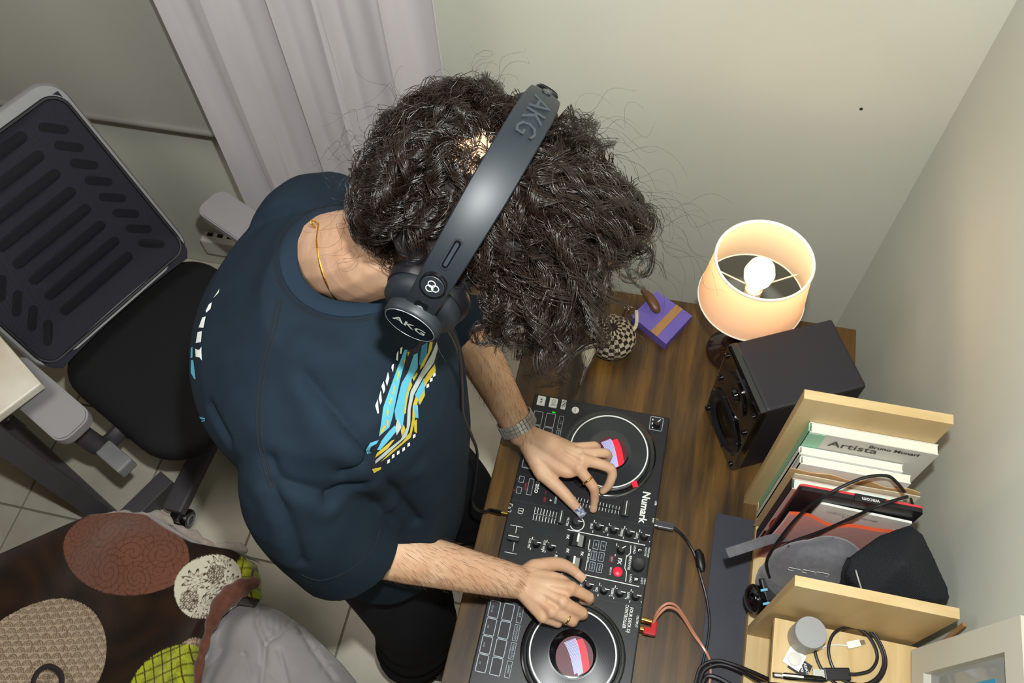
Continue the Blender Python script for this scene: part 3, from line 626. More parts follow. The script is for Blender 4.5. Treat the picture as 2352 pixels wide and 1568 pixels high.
# flat dark notebook under it
mat('notebook_cover', '#2e2f3a', 0.6, bump=(300, 0.15), var=(12, '#353642', 0.3)); mat('paper', '#e9e6da', 0.85)
nb = thing('notebook', 'thin dark blue notebook lying flat in front of the shelf', 'notebook', (0.49, -0.75, DZ))
a, b, c_ = Z(1650, 1178, 0.7535), Z(1733, 1190, 0.7535), Z(1648, 1568, 0.7535)
MB().box((0.492, -0.745, 0.7508), (0.070, 0.52, 0.0015)).build('pages', 'paper', nb); MB().box((0.491, -0.745, 0.7522), (0.074, 0.525, 0.0012)).build('cover', 'notebook_cover', nb)
# books : (name,label,front-top px, back-top px, z, thickness, materials)
mat('page_white', '#ece8d8', 0.85, var=(60, '#ddd8c4', 0.3), stretch=(1, 14, 1)); mat('cover_grey', '#cfcdc4', 0.5); mat('cover_green', '#8fc7a4', 0.5); mat('cover_white', '#e6e6de', 0.5)
mat('cover_navy', '#20182e', 0.45); mat('cover_red', '#b0332a', 0.45); mat('page_yellow', '#d9cf7a', 0.8); mat('page_mint', '#cfe0d6', 0.8); mat('ink', '#3a3630', 0.6); mat('brown_paper', '#c9a878', 0.85, bump=(60, 0.4)); mat('folder_cream', '#d8d3b8', 0.7)
mat('cover_pink', '#cfa79c', 0.5, var=(5, '#d8d2c8', 0.25))
ZB0 = 0.7692
RBK = frame((1, 0, 0), (0, 0, 1))       # lettering on the cover facing -y
def book(x0, x1, y, z1, th, cov, pages, spine, label, lean=0.0, name='book'):
    t = thing(name, label, 'book', ((x0+x1)/2, y - th/2, ZB0)); z0 = ZB0 + 0.0006; h = z1 - z0
    def sh_(mb):
        mb.v = [(vx, vy + lean*(vz - z0), vz) for vx, vy, vz in mb.v]; return mb
    ct = 0.0016
    sh_(MB().box(((x0+x1)/2+0.002, y-th/2, z0+h/2), (x1-x0-0.006, th-2*ct, h-0.002))).build('page_block', pages, t)
    sh_(MB().box(((x0+x1)/2, y-ct/2, z0+h/2), (x1-x0, ct, h))).build('back_cover', cov, t)
    f = sh_(MB().box(((x0+x1)/2, y-th+ct/2, z0+h/2), (x1-x0, ct, h))).build('front_cover', cov, t)
    sh_(MB().box((x0+0.0008, y-th/2, z0+h/2), (0.0016, th, h))).build('spine', spine, t)
    return t, f
t, f = book(0.531, 0.727, -0.4505, 1.150, 0.018, 'cover_grey', 'page_white', 'cover_green', 'thick white art book with a green spine next to the tall divider')
MB().box((0.545, -0.4505-0.0186, 0.96), (0.026, 0.0008, 0.375)).build('cover_stripe', 'cover_green', f)
text('Artista', 0.026, 'ink', (0.607, -0.4692, 1.123), RBK, f, xs=1.05, bold=0.0003); text('Bruno Munari', 0.0135, 'ink', (0.665, -0.4692, 1.137), RBK, f, bold=0.0004)
book(0.529, 0.692, -0.4705, 1.098, 0.013, 'cover_white', 'page_white', 'cover_white', 'slim white paperback with crumpled cover edge beside the thick art book')
book(0.533, 0.706, -0.4842, 1.092, 0.014, 'cover_white', 'page_white', 'cover_white', 'white paperback with fanned pages next to the brown paper folder')
fo_ = thing('paper_folder', 'crumpled brown paper folder holding cream sheets between the books', 'folder', (0.63, -0.515, ZB0))
MB().sheet(lambda u, v: (0.524 + 0.205*u, -0.5005 + 0.0012*math.sin(u*19 + v*3) , ZB0+0.001 + (0.300 + 0.003*math.sin(u*23))*v), 30, 16, 0.0012).build('flap', 'brown_paper', fo_)
MB().sheet(lambda u, v: (0.533 + 0.198*u, -0.5050 + 0.0006*math.sin(u*9), ZB0+0.001 + 0.292*v), 14, 6, 0.0012).build('sheet', 'folder_cream', fo_)
t, f = book(0.531, 0.710, -0.5075, 1.050, 0.019, 'cover_pink', 'page_mint', 'cover_navy', 'magazine stack with mint and yellow page edges and a navy spine')
MB().box((0.63, -0.517, 1.0502), (0.165, 0.006, 0.001)).build('page_marker', 'page_yellow', t)
MB().prism([(0.575 + 0.04*math.cos(a), 0.88 + 0.07*math.sin(a)) for a in np.linspace(0, 2*math.pi, 30)[:-1]], 0.0, 0.0005, RBK, (0, -0.5266, 0)).build('cover_print', 'cover_red', f); MB().box((0.56, -0.5267, 0.80), (0.05, 0.0006, 0.06)).build('cover_print', 'cover_navy', f)
# drawing tablet
mat('tablet_black', '#18161a', 0.4); mat('tablet_red', '#d63a44', 0.4); mat('logo_grey', '#c9c9c6', 0.5)
tb = thing('drawing_tablet', 'black drawing tablet with a red edge standing upright', 'tablet', (0.63, -0.548, ZB0))
MB().prism(rrect(0.19, 0.318, 0.008, 4), 0, 0.007, RBK, (0.632, -0.5345, ZB0+0.1605)).build('panel', 'tablet_black', tb); MB().prism(rrect(0.19, 0.318, 0.008, 4), 0, 0.0035, RBK, (0.632, -0.5308, ZB0+0.1605)).build('back_shell', 'tablet_red', tb)
MB().box((0.645, -0.5370, 1.0885), (0.048, 0.012, 0.006), bev=0.001).build('label_tab', 'tablet_black', tb); text('wacom', 0.0095, 'logo_grey', (0.645, -0.5385, 1.0918), frame((-1, 0, 0), (0, -1, 0)), tb, bold=0.0002)
cdx = thing('booklet', 'white folded booklet with grey print between tablet and orange cloth', 'booklet', (0.65, -0.556, ZB0)); MB().sheet(lambda u, v: (0.578 + 0.142*u, -0.5455 - 0.010*v*0 - 0.004*u*v, ZB0+0.001 + 0.285*v), 8, 8, 0.004).build('cover', 'cover_white', cdx)
for k, (s_, L_) in enumerate((('UNESCO World Heritage', 0.0075), ('Tentative', 0.0075))): text(s_, L_, 'ink', (0.632, -0.5500 - 0.0008, 1.040 - 0.010*k), RBK, cdx, align='CENTER')
mat('orange_cloth', '#c2491f', 0.9, bump=(40, 0.6, 0.004), sheen=0.3)
oc = MB().sheet(lambda u, v: (0.535 + 0.19*u, -0.560 - 0.004*v + 0.002*math.sin(u*17 + v*5), ZB0+0.001 + (0.255 + 0.010*math.sin(u*9+1))*v), 40, 16, 0.006).build('orange_cloth', 'orange_cloth'); tag(oc, 'folded orange cloth squeezed between the booklet and the grey pouch', 'cloth')
# grey zip pouch
mat('grey_felt', '#5b5a60', 0.95, var=(90, '#6b6a70', 0.25), bump=(260, 0.5, 0.001), sheen=0.3, spec=0.15); mat('zip_dark', '#38353c', 0.5); mat('chrome', '#d8dad8', 0.15, metal=1.0); mat('grey_rubber', '#7d7c82', 0.6)
pc = Vector((0.615, -0.612, 0.86))
po = thing('zip_pouch', 'grey felt zip pouch with wrist strap leaning in the shelf', 'pouch', (0.615, -0.612, ZB0))
pm = remesh(MB().ball((0.600, -0.612, 0.905), (0.074, 0.040, 0.125), None, 24, 16).ball((0.588, -0.618, 0.845), (0.064, 0.044, 0.0755), None, 20, 12).ball((0.618, -0.604, 0.968), (0.052, 0.034, 0.065), None, 20, 12), 0.004, 6)
setmat(pm, 'grey_felt'); mesh_obj('shell', pm, po); pb = bvh_of(pm)
def on(bv, pts, off, fall=0.86):
    out = []
    for (x, y) in pts:
        d = ray(x, y).normalized(); h = bv.ray_cast(CAM, d)
        if h[0] is not None: out.append(h[0] - d*off)
        else: out.append(out[-1] if out else Z(x, y, fall))
    return out
z_ = on(pb, [(1812, 1255), (1840, 1235), (1880, 1222), (1920, 1218), (1955, 1222), (1985, 1236)], 0.0015); MB().tube(cat(z_, 8), 0.003, 6).build('zip', 'zip_dark', po)
z_ = on(pb, [(1800, 1272), (1850, 1248), (1910, 1236), (1970, 1240)], 0.001); MB().tube(cat(z_, 8), 0.0018, 6).build('seam', 'grey_felt', po)
s1 = on(pb, [(1930, 1219)], 0.006)[0]; MB().box(s1, (0.014, 0.006, 0.005), bev=0.0015).build('zip_slider', 'chrome', po)
s2 = on(pb, [(1893, 1223)], 0.005)[0]; MB().prism([(-0.014 + 0.008*math.cos(a), 0.008*math.sin(a)) for a in np.linspace(0.6, 5.6, 16)] + [(0.012, -0.004), (0.012, 0.004)], 0, 0.003, None, s2).build('zip_pull', 'grey_rubber', po)
MB().tube(cat([Z(1812, 1232, 0.90), Z(1770, 1238, 0.935), Z(1720, 1254, 0.95), Z(1670, 1270, 0.945)], 8), 0.0085, 8, up=(0, 0, 1), flat=0.28).build('wrist_strap', 'grey_felt', po)
for k in range(3):
    c0 = on(pb, [(1825 + 32*k, 1308 + 5*k)], 0.002)[0]; MB().tube([Vector((c0.x + x, c0.y, c0.z + y)) for x, y in rrect(0.020, 0.013, 0.002, 2)], 0.0006, 4, closed=True).build('care_badge', 'logo_grey', po)
# black mesh case
weave('case_mesh', '#0c0c10', '#2c2f38', 190, 0.55, 0.8, 0.0012, rot=0.5, spec=0.4); mat('case_trim', '#121216', 0.7)
ck = thing('mesh_case', 'black ribbed mesh camera case tucked against the divider', 'case', (0.70, -0.64, ZB0))
ca = [Z(2090, 1197, 1.045), Z(2150, 1225, 1.03), Z(2186, 1375, 1.02), Z(2140, 1382, 1.05), Z(1985, 1372, 1.03), Z(1932, 1315, 1.03), Z(1945, 1280, 1.04), Z(2020, 1225, 1.05)]
cen = sum(ca, Vector())/len(ca); cen = Vector((0.675, -0.618, 0.95))
bmh = bmesh.new()
for p_ in [Z(2092, 1202, 1.06), Z(2122, 1225, 1.06), Z(2180, 1350, 1.05), Z(2186, 1376, 1.04), Z(2150, 1384, 1.05), Z(1990, 1374, 1.035), Z(1940, 1318, 1.03), Z(1950, 1278, 1.04), Z(2020, 1228, 1.06), Z(2080, 1290, 1.085)] + [Vector(q_) for q_ in ((0.665, -0.60, 0.772), (0.765, -0.60, 0.772), (0.775, -0.672, 0.772), (0.665, -0.672, 0.772))]: bmh.verts.new(p_)
bmesh.ops.convex_hull(bmh, input=bmh.verts[:]); cmb = MB().bm(bmh)
c_me = remesh(cmb, 0.005, 8); setmat(c_me, 'case_mesh'); mesh_obj('shell', c_me, ck); cb = bvh_of(c_me)
MB().tube(cat(on(cb, [(1950, 1365), (1938, 1320), (1950, 1285), (1990, 1248), (2040, 1218), (2085, 1203)], 0.001), 6), 0.004, 8).build('trim', 'case_trim', ck)
MB().tube(cat(on(cb, [(1958, 1268), (1966, 1310), (1978, 1350)], 0.001), 6), 0.0012, 6).build('piping', 'logo_grey', ck)
# webcam hanging over the shelf front
mat('cam_blue', '#6fb7d8', 0.4)
wv = thing('webcam', 'small black webcam with blue stickers hooked on the shelf front', 'webcam', (0.535, -0.655, ZB0)); wc = Z(1735, 1375, 0.85)
MB().ball(wc, (0.019, 0.026, 0.030), frame((1, 0.3, 0), (0, 1, 0.5)), 20, 14).build('head', 'gloss_black', wv); MB().box(wc + Vector((0.018, 0.018, 0.012)), (0.022, 0.040, 0.018), frame((1, 0.4, 0), (-0.4, 1, 0.3)), bev=0.003).build('clip', 'tablet_black', wv)
MB().box((wc.x+0.012, wc.y+0.005, 0.8175), (0.022, 0.022, 0.096), bev=0.003).build('bracket', 'tablet_black', wv)
for d_ in ((0.008, 0.010, 0.030), (0.014, -0.012, 0.028)): MB().box(wc + Vector(d_), (0.012, 0.004, 0.003), frame((1, 0.4, 0), (0, 1, 0))).build('blue_patch', 'cam_blue', wv)  # flat pale blue patches on the webcam head
# cables draped across the books
mat('cable_black', '#17161a', 0.4)
def cable(name, pts, r, label, m='cable_black', n=8, cat_='cable', seg=8):
    o = MB().tube(cat(pts, n), r, seg).build(name, m); return tag(o, label, cat_)
cable('tablet_cable', [Z(1768, 1325, 0.90), Z(1762, 1285, 0.935), Z(1800, 1225, 1.01), Z(1850, 1170, 1.075), Z(1910, 1130, 1.115), Z(1980, 1098, 1.13), Z(2035, 1092, 1.13), Z(2060, 1108, 1.12), Z(2078, 1130, 1.11)], 0.0026, 'thin black cable looping over the tops of the books')
cable('tablet_cable', [Z(2085, 1140, 1.10), Z(2020, 1160, 1.10), Z(1950, 1192, 1.06), Z(1880, 1222, 1.0), Z(1815, 1246, 0.97), Z(1775, 1275, 0.935), Z(1764, 1302, 0.91), Z(1785, 1322, 0.895), Z(1815, 1330, 0.885)], 0.0026, 'black cable crossing the grey pouch to the shelf front')
cable('tablet_lead', [Z(2092, 1145, 1.09), Z(2097, 1165, 1.06), Z(2090, 1190, 1.03), Z(2082, 1200, 1.01)], 0.0022, 'short black lead bent down behind the tablet end')
# grey cup, small things on the shelf board
mat('grey_paint', '#9a9b9c', 0.4); mat('grey_side', '#b2afa8', 0.5)
cc = Z(1866, 1398, 1.005) + Vector((0, -0.036, 0))
cp = thing('pill_tin', 'small grey cylindrical tin standing on the shelf board', 'tin', (cc.x, cc.y, SH2))
MB().lathe([(0.0240, SH2), (0.0245, SH2+0.002), (0.0245, 0.990)], (cc.x, cc.y, 0), seg=36).build('body', 'grey_side', cp); MB().lathe([(0.0250, 0.990), (0.0250, 1.001), (0.024, 1.004), (0.0, 1.0045)], (cc.x, cc.y, 0), seg=36).build('lid', 'grey_paint', cp)
sdc = Z(1835, 1508, SH2+0.001)
sdp = [Z(x, y, SH2) for x, y in ((1802, 1505), (1828, 1472), (1875, 1502), (1862, 1535), (1848, 1542), (1800, 1515))]
mat('sd_black', '#1e1d22', 0.5)
sd_ = thing('memory_card', 'black memory card adapter lying on the shelf board', 'card', (sdc.x, sdc.y, SH2))
dirx = (Z(1875, 1502, SH2)-Z(1828, 1472, SH2)).normalized(); RSD = frame(dirx, Vector((0, 0, 1)).cross(dirx)); cs = Z(1838, 1507, SH2) + Vector((0, -0.016, 0))
MB().prism([(-0.016, -0.012), (0.016, -0.012), (0.016, 0.012), (-0.016, 0.012)][:1] + [(0.012, -0.012), (0.016, -0.008), (0.016, 0.012), (-0.016, 0.012)], 0, 0.0021, RSD, cs).build('card_body', 'sd_black', sd_)
RT = frame((0.35, -0.94, 0), (0.94, 0.35, 0)); text('ADATA', 0.0062, 'print_white', cs + RSD @ Vector((0.0105, 0.001, 0.0023)), RT, sd_, bold=0.0001); text('micro', 0.008, 'print_white', cs + RSD @ Vector((0.001, 0.002, 0.0023)), RT, sd_, bold=0.0002); text('SD', 0.0095, 'print_white', cs + RSD @ Vector((-0.005, 0.001, 0.0023)), RT, sd_, bold=0.0002)
bp_ = thing('button_cell', 'round silver button cell in clear blister on the memory card', 'battery', (cs.x, cs.y, SH2)); bc = Z(1829, 1490, SH2+0.003) + Vector((-0.002, -0.016, 0))
mat('blister', '#e9eaea', 0.15, spec=0.8)
MB().box((bc.x, bc.y, SH2+0.0029), (0.028, 0.028, 0.0012), RSD).build('blister', 'blister', bp_); MB().lathe([(0.0105, SH2+0.0035), (0.0105, SH2+0.0065), (0.009, SH2+0.0072), (0, SH2+0.0074)], (bc.x, bc.y, 0), seg=24).build('cell', 'white_plastic', bp_)
ad = thing('headphone_adapter', 'short white phone audio adapter with metal tip', 'adapter', Z(1920, 1480, SH2)); mat('white_gloss', '#eceae4', 0.3)
a0, a1, a2, a3 = (Z(1853, 1490, SH2+0.0035), Z(1890, 1485, SH2+0.0035), Z(1945, 1482, SH2+0.0035), Z(1975, 1476, SH2+0.0035))
MB().tube([a0, a1], 0.0037, 10).build('jack_socket', 'white_gloss', ad); MB().tube(cat([a1, (a1+a2)/2 + Vector((0, 0.002, 0)), a2], 6), 0.0013, 8).build('lead', 'white_gloss', ad); MB().box((a2+a3)/2, ((a3-a2).length, 0.011, 0.006), frame(a3-a2, Vector((0, 0, 1)).cross(a3-a2)), bev=0.001).build('plug', 'white_gloss', ad)
MB().box(a3 + (a3-a2).normalized()*0.004, (0.008, 0.007, 0.002), frame(a3-a2, Vector((0, 0, 1)).cross(a3-a2))).build('tip', 'chrome', ad)
zc = SH2+0.0028
uc = thing('usb_cable', 'coiled black usb cable lying behind the grey tin', 'cable', Z(1960, 1480, SH2))
loop = [(1912, 1415), (1935, 1412), (1975, 1425), (2008, 1455), (2030, 1495), (2034, 1530), (2018, 1562), (1985, 1580), (1930, 1575), (1890, 1540), (1873, 1500), (1872, 1465), (1885, 1430), (1910, 1412), (1950, 1420), (1990, 1440), (2020, 1480), (2030, 1520), (2015, 1555), (1980, 1572), (1935, 1560), (1912, 1530), (1903, 1490), (1915, 1455), (1945, 1440), (1980, 1447), (2005, 1475), (2015, 1510), (2000, 1538), (1970, 1547), (1950, 1547)]
MB().tube(cat([Z(x, y, zc + 0.0042*(k//13)) for k, (x, y) in enumerate(loop)], 6), 0.0026, 8).build('lead', 'cable_black', uc)
p0, p1, p2 = Z(1867, 1546, zc+0.003), Z(1893, 1548, zc+0.003), Z(1952, 1548, zc+0.003)
MB().box((p0+p1)/2, ((p1-p0).length, 0.013, 0.0045), frame(p1-p0, Vector((0, 0, 1)).cross(p1-p0))).build('plug_shell', 'chrome', uc); MB().box((p1+p2)/2, ((p2-p1).length, 0.019, 0.009), frame(p2-p1, Vector((0, 0, 1)).cross(p2-p1)), bev=0.002).build('plug_grip', 'tablet_black', uc)
p0 = Z(1915, 1418, zc+0.006); p1 = Z(1945, 1432, zc+0.006); MB().box((p0+p1)/2, (0.026, 0.009, 0.006), frame(p1-p0, Vector((0, 0, 1)).cross(p1-p0)), bev=0.001).build('micro_plug', 'tablet_black', uc)
# pens lying over the shelf front
for (a_, b_, m_, lb) in (((1775, 1549), (1900, 1562), 'gloss_black', 'black pen with chrome clip lying on the shelf board'), ((1745, 1572), (1840, 1580), 'tablet_black', 'thick black marker lying below the pen')):
    q0, q1 = Z(a_[0], a_[1], SH2+0.006), Z(b_[0], b_[1], SH2+0.006); t = thing('pen', lb, 'pen', (q0.x, q0.y, SH2)); dd = (q1-q0)
    MB().tube([q0, q0+dd*0.2, q0+dd*0.21, q0+dd*0.9, q1], [0.004, 0.0045, 0.0055, 0.0055, 0.002], 12).build('barrel', m_, t); MB().tube([q0+dd*0.02, q0+dd*0.18], 0.0047, 12).build('cap_ring', 'chrome', t)
    MB().box(q0+dd*0.35+Vector((0, 0, 0.0065)), (dd.length*0.4, 0.003, 0.0015), frame(dd, Vector((0, 0, 1)).cross(dd))).build('clip', 'chrome', t)
# leaning picture frame
mat('frame_white', '#c6c3b4', 0.5); mat('frame_glass', '#8f9290', 0.08, spec=0.6); mat('print_blue', '#2f8fb4', 0.5)
TL = Z(2093, 1492, 0.972); rt_ = ray(2344, 1412); TR = CAM + rt_*((0.776 - CAM.x)/rt_.x)
fx = (TR-TL); fx.normalize(); dn = Vector((0.0, -1.0, 0.0)); dn = dn - fx*dn.dot(fx); dn.normalize(); RFR = frame(fx, -dn); nz = RFR @ Vector((0, 0, 1)); fw = (TR-TL).length; fh = 0.34
pf = thing('picture_frame', 'white picture frame with blue print leaning on the shelf', 'frame', TL + fx*fw/2 + dn*fh)
def FP(u, v, d=0): return TL + fx*u + dn*v + nz*d
bw = 0.040
for (u0, u1, v0, v1) in ((0, fw, 0, bw), (0, fw, fh-bw, fh), (0, bw, bw, fh-bw), (fw-bw, fw, bw, fh-bw)):
    MB().box(FP((u0+u1)/2, (v0+v1)/2, -0.009), (u1-u0, v1-v0, 0.018), RFR).build('frame_bar', 'frame_white', pf)
MB().box(FP(fw/2, fh/2, -0.014), (fw-2*bw+0.002, fh-2*bw+0.002, 0.004), RFR).build('glass', 'frame_glass', pf)
MB().box(FP(fw/2+0.012, bw+0.090, -0.0117), (fw*0.36, 0.13, 0.0006), RFR).build('art_print', 'print_blue', pf)
# wooden stick behind shelf (copper cord along the wall)
cable('speaker_wire', [Vector((0.785, -0.70, 1.08)), Vector((0.782, -0.715, 1.0)), Vector((0.785, -0.74, 0.9)), Vector((0.787, -0.76, 0.78))], 0.0035, 'twisted copper coloured wire hanging down the wall behind the shelf', 'kraft')
# ---- controller leads
mat('copper_clear', '#c88a72', 0.25, spec=0.8); mat('red_plug', '#c01f24', 0.25); mat('gold', '#d8b45a', 0.2, metal=1.0); mat('clear_grey', '#4a4a50', 0.2)
ub = thing('controller_cable', 'black usb cable with ferrite bead leaving the controller', 'cable', Z(1520, 1205, 0.79))
MB().box(Z(1506, 1200, 0.785), (0.010, 0.014, 0.008), bev=0.001).build('plug_tip', 'chrome', ub); MB().box(Z(1529, 1207, 0.785), (0.032, 0.013, 0.010), bev=0.002).build('plug_grip', 'clear_grey', ub)
uz = [(1545, 1210, 0.785), (1562, 1222, 0.780), (1580, 1245, 0.768), (1596, 1275, 0.7615), (1607, 1315, 0.7615), (1622, 1370, 0.7555), (1629, 1420, 0.7545), (1626, 1470, 0.7545), (1612, 1530, 0.7545), (1600, 1580, 0.7545)]
MB().tube(cat([Z(x, y, z) for x, y, z in uz], 8), 0.0026, 8).build('lead', 'cable_black', ub); MB().tube([Z(1602, 1262, 0.7605), Z(1606, 1275, 0.7605), Z(1610, 1300, 0.7605), Z(1613, 1312, 0.7605)], [0.005, 0.0092, 0.0092, 0.005], 14).build('ferrite_bead', 'tablet_black', ub)
rc = thing('rca_cable', 'copper coloured twin audio cable with red plug behind the controller', 'cable', Z(1500, 1440, 0.785))
for (px, py, m_) in ((1484, 1424, 'gold'), (1480, 1446, 'gold')): a_ = Z(px, py, 0.783); MB().tube([a_ - Vector((0.008, 0, 0)), a_ + Vector((0.010, -0.001, 0))], 0.005, 14).build('plug_tip', m_, rc)
a_ = Z(1492, 1450, 0.783); MB().box(a_, (0.024, 0.013, 0.013), bev=0.003).build('red_plug', 'red_plug', rc); MB().box(a_ + Vector((0.006, 0.010, 0.001)), (0.011, 0.022, 0.010), bev=0.003).build('red_elbow', 'red_plug', rc)
for k, off in enumerate((0, 1)):
    pts = [(1502-3*k, 1425+8*k, 0.785), (1512, 1402+10*k, 0.80), (1532, 1386+9*k, 0.808), (1552, 1390+9*k, 0.803), (1570, 1413+6*k, 0.785), (1592, 1450+5*k, 0.764), (1615, 1485+2*k, 0.757), (1630, 1515, 0.7555+0.003*k), (1632, 1545, 0.7555+0.003*k), (1628, 1585, 0.7555+0.003*k)]
    MB().tube(cat([Z(x, y, z) for x, y, z in pts], 8), 0.0024, 8).build('lead', 'copper_clear', rc)
for k, (dx, r_, lb) in enumerate(((0, 0.0036, 'thick black cable curling over the notebook corner'), (10, 0.0032, 'second black cable bundled beside the thick one'))):
    cable('power_cable', [Z(1592+dx, 1600, 0.756), Z(1600+dx, 1560, 0.760+0.004*k), Z(1612+dx, 1530+dx*0.6, 0.766+0.004*k), Z(1645+dx, 1517+dx*0.9, 0.776+0.002*k), Z(1690+dx*0.7, 1528+dx*1.1, 0.788), Z(1740, 1548+dx*1.3, 0.81), Z(1790, 1572+dx*1.3, 0.84)], r_, lb)
cable('power_cable', [Z(1610, 1590, 0.757), Z(1618, 1562, 0.76), Z(1632, 1552, 0.765), Z(1665, 1565, 0.766), Z(1700, 1590, 0.766)], 0.0045, 'short glossy black cable bend at the desk rear')
# ================================================================== office chair
mat('chair_grey', '#8a8a8c', 0.5, bump=(300, 0.1)); mat('chair_dark', '#4a474c', 0.5); mat('arm_grey', '#8f8c8e', 0.55, bump=(400, 0.08))
weave('back_mesh', '#1a1a22', '#3a3b4c', 260, 0.7, 0.7, 0.0012, spec=0.4); weave('slot_mesh', '#0b0b10', '#1c1c26', 260, 0.7, 0.5, 0.001, spec=0.3)
weave('seat_cloth', '#0b0b0d', '#18181c', 300, 0.75, 0.6, 0.001, spec=0.4); mat('caster', '#0e0e10', 0.3, coat=0.3)
chw = Vector((0.424, 0.906, 0)).normalized(); chf = Vector((0.906, -0.424, 0)).normalized()
RC = frame(chf, chw)
c0 = Vector((-0.935, -0.232, 0))      # seat centre on the floor
def CH(f, w_, z): return c0 + chf*f + chw*w_ + Vector((0, 0, z))
ch = thing('office_chair', 'grey and black mesh office chair pushed back behind the person', 'chair', c0)
# seat : rounded cushion
def seat_fn(shr, z0, z1):
    mb = MB(); prof = [(0.0, 1.0), (0.35, 1.0), (0.75, 0.985), (0.93, 0.955), (1.0, 0.80)]
    pts = rrect(0.50, 0.485, 0.13, 8, 0, 0.012); n = len(pts); lv = [(0.86, z0), (0.97, z0+0.008), (1.0, z0+0.02), (0.995, z1-0.018), (0.96, z1-0.006), (0.88, z1), (0.45, z1-0.006), (0.0, z1-0.010)]
    vs = []; fs = []
    for s_, z in lv:
        for (x, y) in pts:
            fz = 0.022*max(0, (x*s_-0.12)/0.13)**2
            vs.append(CH(x*s_, y*s_, z - fz))
    for i in range(len(lv)-1):
        for k in range(n):
            j = (k+1) % n; fs.append((i*n+k, i*n+j, (i+1)*n+j, (i+1)*n+k))
    fs.append(tuple(range(n))[::-1]); return mb.add(vs, fs, True)
seat_fn(1, 0.415, 0.482).build('seat', 'seat_cloth', ch); MB().box(CH(0.0, 0, 0.40), (0.30, 0.26, 0.03), RC, bev=0.008).build('seat_plate', 'chair_dark', ch)
# backrest
bkc = CH(-0.190, 0.0, 0.525); bup = (Vector((0, 0, 1))*0.935 - chf*0.355).normalized(); RB = frame(-chw, bup)   # z = -bn
bn = RB @ Vector((0, 0, 1))   # points to the front if right handed
if bn.dot(chf) < 0: RB = frame(chw, bup); bn = RB @ Vector((0, 0, 1))
BH, BW = 0.545, 0.495
def BK(u, v, d=0.0):
    bend = -0.030*(1 - (2*u/BW)**2) + (-0.02*(v/BH)**2) + (0.035*max(0, (0.09-v)/0.09)**2)
    return bkc + (RB @ Vector((u, v, 0))) + bn*(bend + d)
op = rrect(BW, BH, 0.055, 8, 0, BH/2); ip = rrect(BW-0.030, BH-0.050, 0.040, 8, 0, BH/2-0.010); n = len(op)
vs = [BK(x, y, 0.014) for x, y in ip] + [BK(x, y, 0.012) for x, y in rrect(BW-0.012, BH-0.012, 0.05, 8, 0, BH/2)] + [BK(x, y, 0.0) for x, y in op] + [BK(x, y, -0.016) for x, y in rrect(BW-0.008, BH-0.008, 0.05, 8, 0, BH/2)] + [BK(x, y, -0.014) for x, y in ip]
fs = [(i*n+k, i*n+(k+1) % n, ((i+1) % 5)*n+(k+1) % n, ((i+1) % 5)*n+k) for i in range(5) for k in range(n)]
bf = MB().add(vs, fs, True).build('back_frame', 'chair_grey', ch)
MB().tube([BK(x, y, 0.015) for x, y in rrect(BW-0.034, BH-0.050, 0.040, 8, 0, BH/2-0.010)], 0.0045, 6, closed=True).build('rubber_edge', 'rubber', bf)
def meshfn(u, v):
    y = v*(BH-0.036); x = (u-0.5)*(BW-0.032)*(1 - 0.10*max(0, (0.03-y)/0.03)**2); return BK(x, y, 0.0135 + 0.006*max(0, (0.05-y)/0.05))
MB().sheet(meshfn, 34, 36, 0.002).build('back_panel', 'back_mesh', ch)
def slot(x, y, L_, wd, ang):
    pts = []
    for k in range(9): a = -math.pi/2 + math.pi*k/8; pts.append((L_/2 - wd/2 + wd/2*math.cos(a), wd/2*math.sin(a)))
    for k in range(9): a = math.pi/2 + math.pi*k/8; pts.append((-L_/2 + wd/2 + wd/2*math.cos(a), wd/2*math.sin(a)))
    ca, sa = math.cos(ang), math.sin(ang); q = [(x + a*ca - b*sa, y + a*sa + b*ca) for a, b in pts]; m_ = len(q)
    vs = [BK(a, b, 0.0132) for a, b in q] + [BK(a, b, 0.0146) for a, b in q]
    MB().add(vs, [tuple(range(m_, 2*m_))] + [(k, (k+1) % m_, m_+(k+1) % m_, m_+k) for k in range(m_)]).build('rib_slot', 'slot_mesh', ch)
for k in range(8): slot(0.0, 0.085 + 0.055*k, 0.23, 0.026, 0.0)
for s_ in (-1, 1):
    for k in range(8): slot(s_*0.170, 0.075 + 0.053*k, 0.064, 0.022, -s_*0.75)
MB().tube(cat([CH(-0.10, 0, 0.40), CH(-0.24, 0, 0.40), CH(-0.30, 0, 0.48), BK(0, 0.16, -0.03), BK(0, 0.30, -0.024)], 6), 0.022, 10, flat=0.6).build('back_support', 'chair_grey', ch)
# armrests
def armrest(s_, L_):
    ay = -0.295 if s_ < 0 else 0.328; cpos = CH(0.0 if s_ < 0 else 0.015, ay, 0.695); pts = rrect(0.27, 0.092, 0.030, 6)
    o = MB().prism([(x*0.985, y*0.97) for x, y in pts], -0.030, -0.022, RC, cpos).prism(pts, -0.022, -0.004, RC, cpos, True).prism([(x*0.97, y*0.93) for x, y in pts], -0.004, 0.0, RC, cpos).build('arm_pad', 'arm_grey', ch)
    MB().tube(cat([CH(0.0, s_*0.17, 0.405), CH(0.02, ay*0.93, 0.415), CH(0.03, ay, 0.50), CH(0.02, ay, 0.668)], 6), 0.020, 10, flat=1.25).build('arm_post', 'chair_dark', ch)
    MB().box(CH(0.09, ay*0.97, 0.44), (0.09, 0.045, 0.04), RC, bev=0.006).build('arm_bracket', 'chair_grey', ch)
armrest(-1, 0.25); armrest(1, 0.25)
MB().lathe([(0.028, 0.10), (0.028, 0.24), (0.018, 0.245), (0.018, 0.39)], CH(0, 0, 0), seg=20).build('gas_lift', 'chair_dark', ch)
